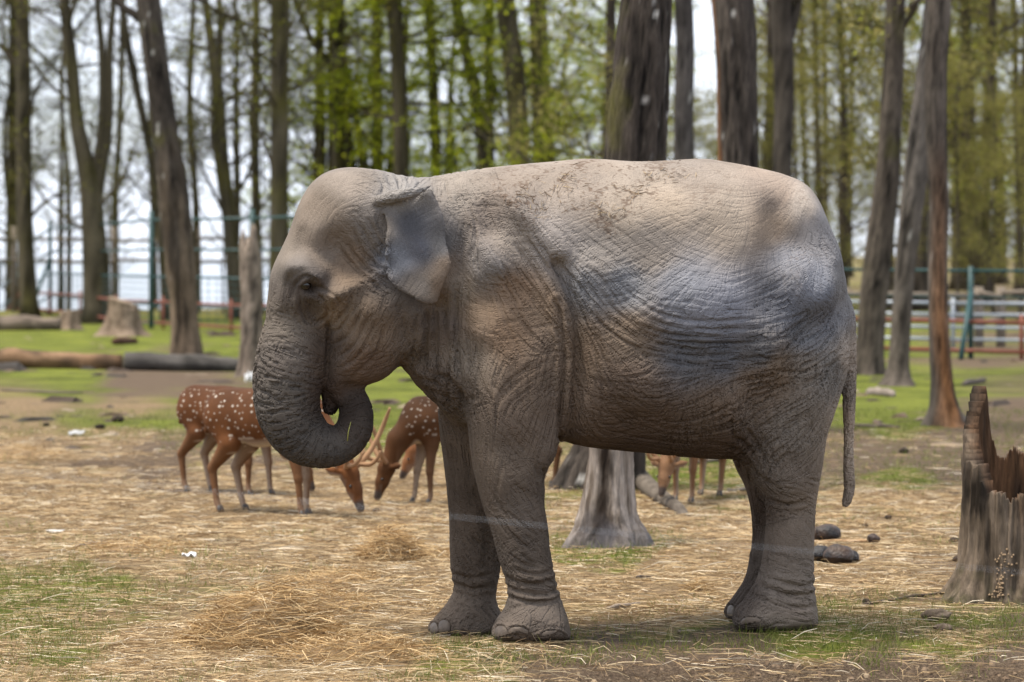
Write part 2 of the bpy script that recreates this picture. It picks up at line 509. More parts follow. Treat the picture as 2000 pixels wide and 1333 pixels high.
def straw_cols(n, r):
    c = STRAWC[r.choice(6, n, p=[.3, .22, .2, .08, .08, .12])] * r.uniform(.75, 1.2, (n, 1))
    return np.repeat(c, 6, axis=0)

def scatter(nn, v0, v1, wfun, r):
    u = r.uniform(-450, 2450, nn); v = r.uniform(v0, v1, nn)
    Y = CAMH * FPX / (v - HOR); X = (u - 1000) * Y / FPX
    k = r.random(nn) < wfun(X, Y)
    return X[k], Y[k]
def straw_w(X, Y):
    g, mm = cover(X, Y)
    q = np.column_stack([X, Y, 0 * X])
    nzz = fbm(q, 0.45, 4, 61)
    return np.clip((1.05 - g * 0.80 - mm * 0.42) * (2.6 * nzz - .45), 0.02, 1)
X, Y = scatter(150000, 835, 1345, straw_w, rngs)
nS = len(X)
Ls = rngs.gamma(4.0, 0.035, nS).clip(.04, .38)
lift = np.abs(rngs.normal(0, .007, (nS, 2))) + .002
stand = rngs.random(nS) < .06
lift[stand, 1] += rngs.uniform(.01, .05, stand.sum())
Vs, Fs = strands(np.column_stack([X, Y, hgt(X, Y)]), rngs.uniform(0, 2 * pi, nS), Ls, lift, rngs.normal(0, .10, nS), rngs.uniform(.0018, .0040, nS) * np.clip(Y / 15, 1, 1.6), rngs.uniform(.35, 1.5, nS))
sme = mesh_np('straw_litter', Vs, Fs, straw_mat, smooth=False); add_col(sme, 'Col', straw_cols(nS, rngs))
tag(link('straw_litter', sme), 'scattered dry yellow straw covering the trodden ground', 'straw', kind='stuff')

def grass_w(X, Y):
    g, mm = cover(X, Y)
    q = np.column_stack([X, Y, 0 * X])
    return np.clip((g - 0.22 + (fbm(q, 0.4, 4, 15) - .5) * 1.3) * 1.5 - mm * .3, 0, 1)
X, Y = scatter(262000, 800, 1345, grass_w, rngs)
nG = len(X)
hgtb = rngs.gamma(5, .0085, nG).clip(.015, .11)
az = rngs.uniform(0, 2 * pi, nG)
base = np.column_stack([X, Y, hgt(X, Y) - .004])
side = np.column_stack([np.cos(az), np.sin(az), np.zeros(nG)])
lean = rngs.normal(0, .5, (nG, 2))
wb = rngs.uniform(.0025, .0055, nG) * np.clip(Y / 15, 1, 2)
tip = base + np.column_stack([lean * hgtb[:, None], hgtb])
Vb = np.stack([base - side * wb[:, None] / 2, base + side * wb[:, None] / 2, tip], 1).reshape(-1, 3)
Tb = np.arange(nG * 3).reshape(-1, 3)
gc = np.array([(.135, .16, .03), (.18, .195, .045), (.09, .12, .022), (.25, .23, .075)])[rngs.choice(4, nG, p=[.4, .25, .25, .1])] * rngs.uniform(.75, 1.2, (nG, 1))
bme = mesh_np('grass', Vb, Tb, grass_mat, smooth=False); add_col(bme, 'Col', np.repeat(gc, 3, axis=0))
tag(link('grass', bme), 'short green grass growing in patches between the straw', 'grass', kind='stuff')

# twigs, clods and dead leaves strewn over the lawn farther back
X, Y = scatter(2600, 640, 880, lambda a, c_: np.clip(fbm(np.column_stack([a, c_, 0 * a]), 2.2, 4, 66) * 3 - 1.25, .02, 1), rngs)
nD = len(X); V0 = []; F0 = []
sz = rngs.gamma(2.0, .022, nD).clip(.012, .16) * np.clip(Y / 40, .7, 1.4)
bx = np.array([[-1, -1, 0], [1, -1, 0], [1, 1, 0], [-1, 1, 0], [-.5, -.5, 1], [.6, -.5, .9], [.5, .6, 1.1], [-.6, .5, .8]], float)
az = rngs.uniform(0, 2 * pi, nD); st = rngs.uniform(1, 4, nD) ; hh_ = rngs.uniform(.25, .7, nD)
B = np.repeat(bx[None], nD, 0) + rngs.normal(0, .15, (nD, 8, 3))
B[:, :, 0] *= (sz * st)[:, None]; B[:, :, 1] *= sz[:, None]; B[:, :, 2] *= (sz * hh_)[:, None]
ca, sa = np.cos(az)[:, None], np.sin(az)[:, None]
Bx = B[:, :, 0] * ca - B[:, :, 1] * sa + X[:, None]; By = B[:, :, 0] * sa + B[:, :, 1] * ca + Y[:, None]
Bz = B[:, :, 2] + (hgt(X, Y) - .01)[:, None]
qf = np.array([[4, 5, 6, 7], [0, 1, 5, 4], [1, 2, 6, 5], [2, 3, 7, 6], [3, 0, 4, 7]])
dF = (np.arange(nD)[:, None, None] * 8 + qf[None]).reshape(-1, 4)
dme = mesh_np('lawn_litter', np.stack([Bx, By, Bz], -1).reshape(-1, 3), dF, straw_mat, smooth=False)
add_col(dme, 'Col', np.repeat(np.array([(.06, .042, .03), (.13, .09, .06), (.26, .20, .14), (.035, .028, .022)])[rngs.choice(4, nD, p=[.35, .3, .15, .2])], 8, 0))
tag(link('lawn_litter', dme), 'twigs, dead leaves and crumbs of soil strewn over the lawn', 'litter', kind='stuff')

# crumbs of dry earth on the bank above the ditch
def bank_w(a, c_):
    edge = 13.15 + 0.93 * sstep(-0.55, 1.0, a)
    return np.clip(1.1 - np.abs(c_ - edge + .38) / .5, 0, 1)
u_ = rngs.uniform(820, 2150, 5200); yb = rngs.uniform(12.9, 14.2, 5200); xb = (u_ - 1000) * yb / FPX
k_ = rngs.random(5200) < bank_w(xb, yb); X, Y = xb[k_], yb[k_]; nD = len(X)
sz = rngs.gamma(1.6, .0035, nD).clip(.002, .022)
az = rngs.uniform(0, 2 * pi, nD)
B = np.repeat(bx[None], nD, 0) + rngs.normal(0, .22, (nD, 8, 3))
B *= sz[:, None, None] * rngs.uniform(.6, 1.3, (nD, 1, 3))
ca, sa = np.cos(az)[:, None], np.sin(az)[:, None]
Bx = B[:, :, 0] * ca - B[:, :, 1] * sa + X[:, None]; By = B[:, :, 0] * sa + B[:, :, 1] * ca + Y[:, None]
Bz = B[:, :, 2] + (hgt(X, Y) - sz * .3)[:, None]
dF = (np.arange(nD)[:, None, None] * 8 + qf[None]).reshape(-1, 4)
dme = mesh_np('bank_crumbs', np.stack([Bx, By, Bz], -1).reshape(-1, 3), dF, col_mat('dry_earth', .95, .1), smooth=True)
add_col(dme, 'Col', np.repeat(np.array([(.13, .09, .06), (.18, .13, .088), (.08, .055, .038), (.24, .18, .12)])[rngs.choice(4, nD, p=[.35, .3, .25, .1])], 8, 0))
tag(link('bank_crumbs', dme), 'loose brown crumbs of earth on the bank above the ditch', 'earth', kind='stuff')
# stems and roots hanging over the bank
nR = 900
u_ = rngs.uniform(820, 2150, nR); yb = rngs.uniform(13.2, 14.15, nR); xb = (u_ - 1000) * yb / FPX
lift = np.abs(rngs.normal(0, .03, (nR, 2)))
Vs, Fs = strands(np.column_stack([xb, yb, hgt(xb, yb) + .01]), rngs.normal(-pi / 2, .9, nR), rngs.gamma(4, .03, nR).clip(.05, .3), lift, rngs.normal(0, .15, nR), rngs.uniform(.002, .004, nR), rngs.uniform(.2, 1.5, nR))
sme = mesh_np('bank_stems', Vs, Fs, straw_mat, smooth=False); add_col(sme, 'Col', straw_cols(nR, rngs) * .85)
tag(link('bank_stems', sme), 'dry stems and fine roots hanging over the earth bank', 'stems', kind='stuff')
# ================================================================== elephant
EPHI, EX0, EY0 = radians(8), 0.3, 15.1
_c, _s = cos(EPHI), sin(EPHI)

def E(u, v, yl):
    """photo pixel on the plane y = yl of the elephant's own frame -> (x, z) in that frame"""
    u = np.asarray(u, float); v = np.asarray(v, float)
    k = (u - 1000.0) / FPX
    Y = (yl - _s * EX0 + _c * EY0) / (_c - k * _s)
    X = k * Y
    return _c * (X - EX0) + _s * (Y - EY0), CAMH - (v - HOR) * Y / FPX

def E2px(x, y, z):
    X = EX0 + _c * x - _s * y; Y = EY0 + _s * x + _c * y
    return 1000 + FPX * X / Y, HOR + (CAMH - z) * FPX / Y

def shep(ctrl, U, V, s=18.0, p=1.6):
    """smooth scattered interpolation of control values over pixel positions"""
    ctrl = np.asarray(ctrl, float)
    sh = U.shape; U = U.ravel(); V = V.ravel()
    out = np.zeros((len(U), ctrl.shape[1] - 2)); W = np.zeros(len(U))
    for c in ctrl:
        w = 1.0 / ((U - c[0]) ** 2 + (V - c[1]) ** 2 + s * s) ** p
        out += w[:, None] * c[2:]; W += w
    out /= W[:, None]
    return out[:, 0].reshape(sh) if out.shape[1] == 1 else out.reshape(sh + (-1,))

def poly_sd(px, pz, X, Z):
    """signed distance to polygon, positive inside"""
    sh = X.shape; X = X.ravel(); Z = Z.ravel()
    d = np.full(len(X), 1e9); ins = np.zeros(len(X), bool)
    n = len(px)
    for i in range(n):
        ax, az, bx, bz = px[i], pz[i], px[(i + 1) % n], pz[(i + 1) % n]
        ex, ez = bx - ax, bz - az
        wx, wz = X - ax, Z - az
        t = np.clip((wx * ex + wz * ez) / (ex * ex + ez * ez + 1e-12), 0, 1)
        d = np.minimum(d, (wx - ex * t) ** 2 + (wz - ez * t) ** 2)
        cnd = ((az <= Z) & (bz > Z)) | ((bz <= Z) & (az > Z))
        if cnd.any():
            xi = ax + (Z - az) / (bz - az + 1e-15) * ex
            ins ^= cnd & (X < xi)
    d = np.sqrt(d)
    return np.where(ins, d, -d).reshape(sh)

def blur2(a, n=1):
    for _ in range(n):
        b = np.pad(a, 1, mode='edge')
        a = (b[:-2, 1:-1] + b[2:, 1:-1] + b[1:-1, :-2] + b[1:-1, 2:] + 2 * a) / 6.0
    return a

def seg_d(U, V, pts):
    d = np.full(U.shape, 1e9)
    pts = np.asarray(pts, float)
    if len(pts) == 1:
        return np.hypot(U - pts[0, 0], V - pts[0, 1])
    for a, b in zip(pts[:-1], pts[1:]):
        e = b - a
        t = np.clip(((U - a[0]) * e[0] + (V - a[1]) * e[1]) / (e @ e), 0, 1)
        d = np.minimum(d, np.hypot(U - a[0] - t * e[0], V - a[1] - t * e[1]))
    return d

EH = 0.012
_ex0, _ex1, _ez0, _ez1, _ey = -1.72, 1.62, -0.10, 2.50, 0.76
gx = np.arange(_ex0, _ex1, EH); gz = np.arange(_ez0, _ez1, EH); gy = np.arange(-_ey, _ey, EH)
GX, GZ = np.meshgrid(gx, gz, indexing='ij')
FIELD = np.full((len(gx), len(gy), len(gz)), 1.0, np.float32)

def inflate(poly, ypl, yc, T, R, k, relief=(), p=2.2, sub=6, grow=0.0):
    """blend an outline traced at the plane y=ypl, given depth centre, half thickness and rounding, into FIELD"""
    global FIELD
    pp = catmull(poly, sub, closed=True)
    px, pz = E(pp[:, 0], pp[:, 1], ypl)
    i0, i1 = np.searchsorted(gx, [px.min() - 0.16, px.max() + 0.16])
    k0, k1 = np.searchsorted(gz, [pz.min() - 0.16, pz.max() + 0.16])
    X, Z = GX[i0:i1, k0:k1], GZ[i0:i1, k0:k1]
    U, V = E2px(X, ypl, Z)
    d = blur2(poly_sd(px, pz, X, Z), 2) + grow
    Tm = shep(T, U, V) if np.ndim(T) else np.full(U.shape, T)
    Rm = shep(R, U, V) if np.ndim(R) else np.full(U.shape, R)
    Ym = shep(yc, U, V) if np.ndim(yc) else np.full(U.shape, yc)
    for pts, w, amp in relief:
        Tm = Tm + amp * np.exp(-(seg_d(U, V, pts) / w) ** 2)
    a = np.maximum(Rm - d, 0) / Rm
    yy = gy[None, :, None]
    if np.ndim(yc) == 0 and yc == 0 and p != 2:
        yb = np.abs(yy) / Tm[:, None, :]
    else:
        yb = np.abs(yy - Ym[:, None, :]) / Tm[:, None, :]
    f = ((a[:, None, :].astype(np.float32) ** p + yb.astype(np.float32) ** p) ** (1.0 / p) - 1.0) * np.minimum(Tm, Rm)[:, None, :].astype(np.float32)
    sub_ = FIELD[i0:i1, :, k0:k1]
    FIELD[i0:i1, :, k0:k1] = smin(sub_, f, k)

def tube_field(pts, k, flat=1.0, n=8):
    """pts: (u, v, y, radius_px) chain of round cones"""
    pts = catmull(np.asarray(pts, float), n)
    c = np.array([[*np.array(E(u, v, y))[[0]], y, E(u, v, y)[1], r / 384.0] for u, v, y, r in pts])
    mn = c[:, :3].min(0) - 0.3; mx = c[:, :3].max(0) + 0.3
    i0, i1 = np.searchsorted(gx, [mn[0], mx[0]]); j0, j1 = np.searchsorted(gy, [mn[1], mx[1]]); k0, k1 = np.searchsorted(gz, [mn[2], mx[2]])
    X = gx[i0:i1][:, None, None]; Y = gy[j0:j1][None, :, None]; Z = gz[k0:k1][None, None, :]
    f = np.full((i1 - i0, j1 - j0, k1 - k0), 9.0, np.float32)
    for a, b in zip(c[:-1], c[1:]):
        e = b[:3] - a[:3]; L = e @ e + 1e-12
        t = np.clip(((X - a[0]) * e[0] + (Y - a[1]) * e[1] + (Z - a[2]) * e[2]) / L, 0, 1)
        dd = np.sqrt((X - a[0] - t * e[0]) ** 2 + ((Y - a[1] - t * e[1]) / flat) ** 2 + (Z - a[2] - t * e[2]) ** 2) - (a[3] + (b[3] - a[3]) * t)
        f = np.minimum(f, dd)
    FIELD[i0:i1, j0:j1, k0:k1] = smin(FIELD[i0:i1, j0:j1, k0:k1], f, k)

# --- trunk, head, torso ------------------------------------------------------------
BODY = [(529, 610), (530, 580), (532, 545), (537, 515), (548, 490), (565, 455), (577, 420), (590, 387), (606, 360), (630, 339), (660, 328), (700, 326),
        (740, 332), (770, 340), (800, 345), (840, 345), (900, 335), (960, 328), (1050, 318), (1120, 311), (1160, 311), (1250, 315), (1340, 313), (1380, 313),
        (1420, 320), (1480, 331), (1530, 343), (1570, 362), (1597, 395), (1615, 440), (1635, 495), (1645, 545), (1655, 590), (1661, 620), (1657, 660),
        (1648, 710), (1632, 770), (1600, 830), (1540, 875), (1450, 893), (1400, 898), (1350, 896), (1280, 888), (1200, 880), (1130, 870), (1085, 857),
        (1000, 850), (920, 834), (880, 815), (850, 790), (815, 752), (791, 722), (784, 712), (777, 718), (752, 739), (720, 751), (680, 758), (648, 764), (634, 745),
        (637, 700), (632, 660), (605, 640), (560, 640)]
BT = [(600, 400, .25), (565, 480, .23), (545, 560, .21), (540, 620, .165), (600, 620, .2), (590, 530, .285), (640, 480, .29), (690, 460, .31), (660, 350, .30), (720, 345, .30),
      (600, 560, .28), (660, 580, .30), (720, 590, .32), (700, 660, .27), (720, 720, .20), (650, 745, .14), (650, 690, .20), (770, 430, .33), (770, 560, .31), (780, 660, .25),
      (830, 420, .36), (850, 520, .35), (850, 620, .33), (830, 720, .25), (800, 345, .30), (900, 345, .36), (870, 780, .27),
      (930, 420, .42), (950, 520, .45), (950, 640, .46), (900, 740, .36), (1000, 800, .42), (1000, 400, .46),
      (1100, 420, .53), (1150, 550, .585), (1250, 450, .58), (1250, 620, .66), (1250, 750, .64), (1200, 850, .52), (1330, 600, .67), (1350, 800, .60), (1400, 450, .58),
      (1430, 680, .63), (1480, 550, .56), (1500, 430, .47), (1560, 420, .43), (1585, 560, .49), (1600, 700, .44), (1540, 800, .46), (1640, 600, .30), (1640, 680, .34), (1600, 400, .32)]
BR = [(560, 450, .17), (560, 560, .17), (650, 380, .26), (700, 500, .26), (720, 600, .28), (720, 720, .17), (660, 740, .13), (780, 400, .26), (820, 600, .25), (850, 400, .30),
      (840, 740, .2), (950, 400, .34), (950, 600, .42), (1000, 800, .30), (1100, 400, .45), (1250, 400, .55), (1250, 600, .70), (1250, 800, .48), (1400, 500, .60), (1450, 800, .42),
      (1520, 420, .34), (1580, 560, .32), (1600, 700, .32), (1640, 600, .26)]
REL = [([(554, 520), (585, 514), (614, 534)], 19, .052), ([(601, 560)], 15, -.040), ([(592, 395), (570, 465), (549, 545), (540, 610)], 9, .026), ([(578, 455), (566, 500)], 12, -.016),
       ([(572, 470), (590, 500)], 22, -.018), ([(650, 490), (695, 525)], 44, -.078), ([(640, 578), (690, 552), (748, 520)], 18, .048), ([(625, 600)], 24, .018),
       ([(600, 590), (612, 620), (640, 628)], 8, -.014), ([(622, 580), (640, 610)], 7, -.010), ([(700, 640)], 50, .022), ([(638, 640), (641, 690), (638, 745)], 9, -.052), ([(652, 650), (690, 690)], 20, .012),
       ([(735, 440), (738, 490), (735, 530)], 18, -.012), ([(700, 400)], 45, .018), ([(735, 470), (720, 430)], 14, .012),
       ([(845, 600), (835, 680), (800, 715)], 22, -.050), ([(885, 400), (890, 520), (880, 640), (880, 740)], 18, -.022), ([(865, 640), (862, 720)], 14, .020), ([(910, 620), (905, 720), (925, 790)], 14, .016),
       ([(905, 350), (960, 380), (1010, 430), (1060, 490)], 24, .032), ([(925, 410), (935, 450)], 24, -.036), ([(925, 480), (950, 520)], 24, .034), ([(935, 560), (925, 620)], 20, -.015),
       ([(1090, 430), (1150, 480)], 45, -.022), ([(1062, 520), (1098, 620), (1104, 720), (1100, 830)], 15, -.060), ([(1050, 360), (1200, 355), (1380, 345)], 22, -.022),
       ([(1180, 420), (1350, 400)], 40, .018), ([(1250, 560), (1400, 600)], 70, .020), ([(1130, 560), (1180, 640), (1300, 690)], 26, -.012), ([(1545, 370), (1575, 440), (1600, 500)], 22, .055), ([(1585, 555), (1560, 580)], 34, .050),
       ([(1485, 420), (1500, 480)], 38, -.060), ([(1520, 560), (1500, 620)], 28, .010), ([(1470, 520), (1440, 600)], 36, -.020), ([(1605, 395), (1625, 460), (1637, 530)], 9, -.040), ([(1620, 440), (1650, 600)], 9, .015),
       ([(1612, 560), (1622, 640), (1610, 720)], 12, -.022), ([(1520, 650), (1590, 640)], 26, -.015), ([(1390, 700), (1430, 760)], 34, -.018), ([(1180, 870), (1400, 890)], 16, .01),
       ([(1420, 780), (1445, 860)], 22, -.020), ([(760, 360), (800, 370)], 22, -.02)]
REL = [(q, w, a * (1.35 if q[0][0] < 860 else 1.2)) for q, w, a in REL]
REL += [([(583, 551), (600, 541), (619, 551)], 8, .032), ([(588, 573), (602, 580), (618, 571)], 7, .014), ([(592, 600), (606, 628)], 7, -.012), ([(612, 640), (650, 628), (668, 600)], 9, -.012),
        ([(668, 640), (655, 690)], 7, -.010), ([(690, 640), (672, 700)], 7, -.008), ([(770, 600), (790, 690)], 9, -.016), ([(820, 620), (815, 720)], 8, -.018), ([(850, 640), (850, 740)], 7, -.016),
        ([(800, 560), (820, 620)], 16, -.03), ([(905, 660), (935, 800)], 9, -.016), ([(700, 345), (745, 370)], 9, -.008), ([(770, 345), (780, 370)], 7, -.008)]
inflate(BODY, 0.0, 0.0, BT, BR, 0.001, REL, p=2.15)
# legs: (outline, depth centre, half thickness, rounding)
inflate([(925, 620), (965, 560), (1020, 550), (1066, 600), (1090, 690), (1087, 800), (1087, 862), (1080, 897), (1064, 922), (1061, 980), (1068, 1030), (1075, 1080), (1085, 1130),
         (1096, 1168), (1106, 1198), (1113, 1232), (1110, 1249), (1075, 1252), (1030, 1252), (990, 1251), (966, 1249), (962, 1235), (970, 1215), (985, 1190), (992, 1165), (985, 1130), (975, 1100), (965, 1060), (950, 1010),
         (935, 960), (922, 905), (914, 850), (911, 790), (915, 700)], -0.25,
        [(1000, 600, -.235), (1000, 750, -.265), (1000, 900, -.265), (1010, 1000, -.25), (1030, 1150, -.25), (1040, 1240, -.25)],
        [(1000, 600, .21), (1000, 700, .225), (1000, 800, .225), (1000, 900, .19), (1010, 1000, .165), (1020, 1100, .15), (1040, 1160, .15), (1040, 1200, .185), (1040, 1245, .215)],
        [(1000, 650, .20), (1000, 850, .2), (1005, 1000, .16), (1030, 1120, .14), (1040, 1190, .12), (1040, 1245, .06)], 0.045,
        [([(1068, 880), (1058, 905)], 16, .02), ([(1048, 925), (1050, 970)], 10, -.02), ([(985, 1172), (1040, 1176), (1100, 1172)], 9, -.014), ([(985, 1215), (1040, 1206), (1100, 1212)], 12, .014),
         ([(990, 1120), (1080, 1120)], 10, .008), ([(1000, 1145), (1090, 1148)], 7, -.008), ([(960, 900), (985, 1000), (1010, 1080)], 18, .012), ([(1040, 660), (1050, 780)], 28, .014), ([(945, 720), (955, 850)], 20, .010)])
inflate([(890, 700), (1000, 700), (1030, 850), (1003, 950), (987, 1050), (976, 1110), (968, 1165), (978, 1195), (988, 1225), (985, 1243), (930, 1246), (860, 1245), (842, 1241), (838, 1230), (848, 1210),
         (872, 1183), (887, 1152), (880, 1110), (877, 1060), (876, 1010), (872, 960), (866, 900), (859, 850), (856, 800), (868, 740)], 0.24,
        [(930, 750, .20), (930, 1000, .23), (920, 1240, .24)], [(930, 750, .19), (930, 900, .185), (930, 1000, .165), (930, 1100, .15), (920, 1150, .15), (915, 1200, .18), (915, 1245, .21)],
        [(930, 850, .19), (925, 1000, .16), (920, 1120, .14), (915, 1190, .12), (915, 1245, .06)], 0.06,
        [([(885, 1155), (960, 1160)], 9, -.014), ([(950, 950), (945, 1100)], 10, -.015)])
inflate([(1432, 760), (1470, 660), (1540, 620), (1610, 630), (1652, 680), (1642, 735), (1626, 800), (1613, 850), (1605, 900), (1596, 950), (1590, 1000), (1588, 1060), (1588, 1110), (1590, 1160),
         (1594, 1198), (1592, 1222), (1560, 1229), (1500, 1231), (1450, 1230), (1434, 1222), (1434, 1200), (1442, 1185), (1458, 1168), (1480, 1130), (1490, 1090), (1495, 1050), (1499, 1005), (1496, 972), (1482, 947), (1468, 920),
         (1452, 893), (1438, 850), (1428, 800)], -0.25,
        [(1550, 680, -.22), (1540, 850, -.25), (1540, 1000, -.25), (1520, 1220, -.25)],
        [(1560, 660, .22), (1540, 750, .24), (1530, 850, .22), (1530, 920, .19), (1540, 1000, .15), (1540, 1090, .14), (1530, 1150, .145), (1510, 1200, .18), (1510, 1228, .195)],
        [(1560, 680, .24), (1530, 850, .22), (1540, 960, .17), (1540, 1080, .14), (1520, 1180, .12), (1515, 1228, .06)], 0.09,
        [([(1490, 930), (1510, 960)], 22, .022), ([(1500, 985), (1560, 1000)], 14, -.010), ([(1550, 1090), (1560, 1130)], 26, .012), ([(1480, 1150), (1585, 1165)], 8, -.010), ([(1470, 1178), (1588, 1185)], 7, -.008),
         ([(1440, 870), (1460, 900), (1480, 960)], 8, .012), ([(1464, 850), (1470, 905)], 9, -.012), ([(1578, 1000), (1580, 1120)], 8, .008)])
inflate([(1430, 800), (1560, 750), (1600, 850), (1575, 950), (1555, 1000), (1548, 1090), (1540, 1160), (1545, 1205), (1500, 1215), (1440, 1214), (1420, 1208), (1416, 1195), (1422, 1182), (1434, 1165),
         (1455, 1130), (1463, 1090), (1470, 1050), (1468, 1000), (1455, 950), (1432, 905), (1418, 850)], 0.24,
        0.23, [(1500, 800, .2), (1510, 950, .17), (1510, 1080, .14), (1490, 1160, .145), (1480, 1212, .19)],
        [(1500, 850, .2), (1510, 980, .15), (1505, 1090, .13), (1490, 1170, .12), (1480, 1212, .06)], 0.07)
TRUNK = [(588, 560, 0, 56), (583, 610, 0, 57), (577, 650, 0, 62), (570, 690, 0, 67), (562, 735, 0, 67), (560, 785, 0, 63), (573, 827, 0, 58), (600, 858, -.005, 51), (636, 873, -.012, 43),
         (668, 866, -.018, 38), (690, 843, -.022, 37), (696, 812, -.022, 34), (690, 786, -.018, 30), (672, 766, -.01, 25)]
tube_field(TRUNK, 0.05)
tube_field([(650, 745, .03, 22), (648, 775, .05, 20), (645, 800, .05, 14)], 0.02)
# tail
tube_field([(1652, 585, -.01, 12), (1659, 630, -.04, 15), (1659, 700, -.08, 14.5), (1658, 800, -.10, 14), (1658, 900, -.11, 12.5), (1659, 945, -.11, 12.5), (1656, 970, -.11, 11), (1651, 984, -.11, 9)], 0.02)
# ear
EAR = [(748, 392), (790, 384), (838, 366), (850, 380), (862, 405), (870, 435), (874, 475), (880, 520), (866, 553), (852, 588), (838, 596), (820, 590), (798, 578), (772, 562), (758, 545), (751, 515),
       (752, 480), (756, 440)]
inflate(EAR, -0.4, [(750, 400, -.325), (752, 520, -.315), (766, 430, -.352), (764, 490, -.36), (775, 550, -.37), (790, 440, -.375), (795, 500, -.37), (815, 460, -.385), (812, 530, -.40), (830, 490, -.42), (800, 395, -.39), (840, 380, -.41), (868, 430, -.425), (878, 515, -.465), (840, 588, -.435), (855, 540, -.45), (820, 420, -.385), (848, 450, -.405)],
        0.0135, 0.018, 0.014, p=2.0)
tube_field([(736, 394, -.318, 10), (758, 387, -.37, 13), (785, 381, -.43, 13), (815, 374, -.455, 10), (841, 364, -.44, 4)], 0.012)

_V, _Q = surface_nets(FIELD, (gx[0], gy[0], gz[0]), EH)
del FIELD
_V = relax(_V, _Q, 2)
_V, _Q = subdivide_quads(_V, _Q)
_V = relax(_V, _Q, 2, 0.4)
_me = mesh_np('body', _V, _Q)
co, no = get_co(_me).astype(np.float64), get_no(_me).astype(np.float64)
U, V = E2px(co[:, 0], np.clip(co[:, 1], -0.3, 0.3), co[:, 2])

EU, EV = U, V
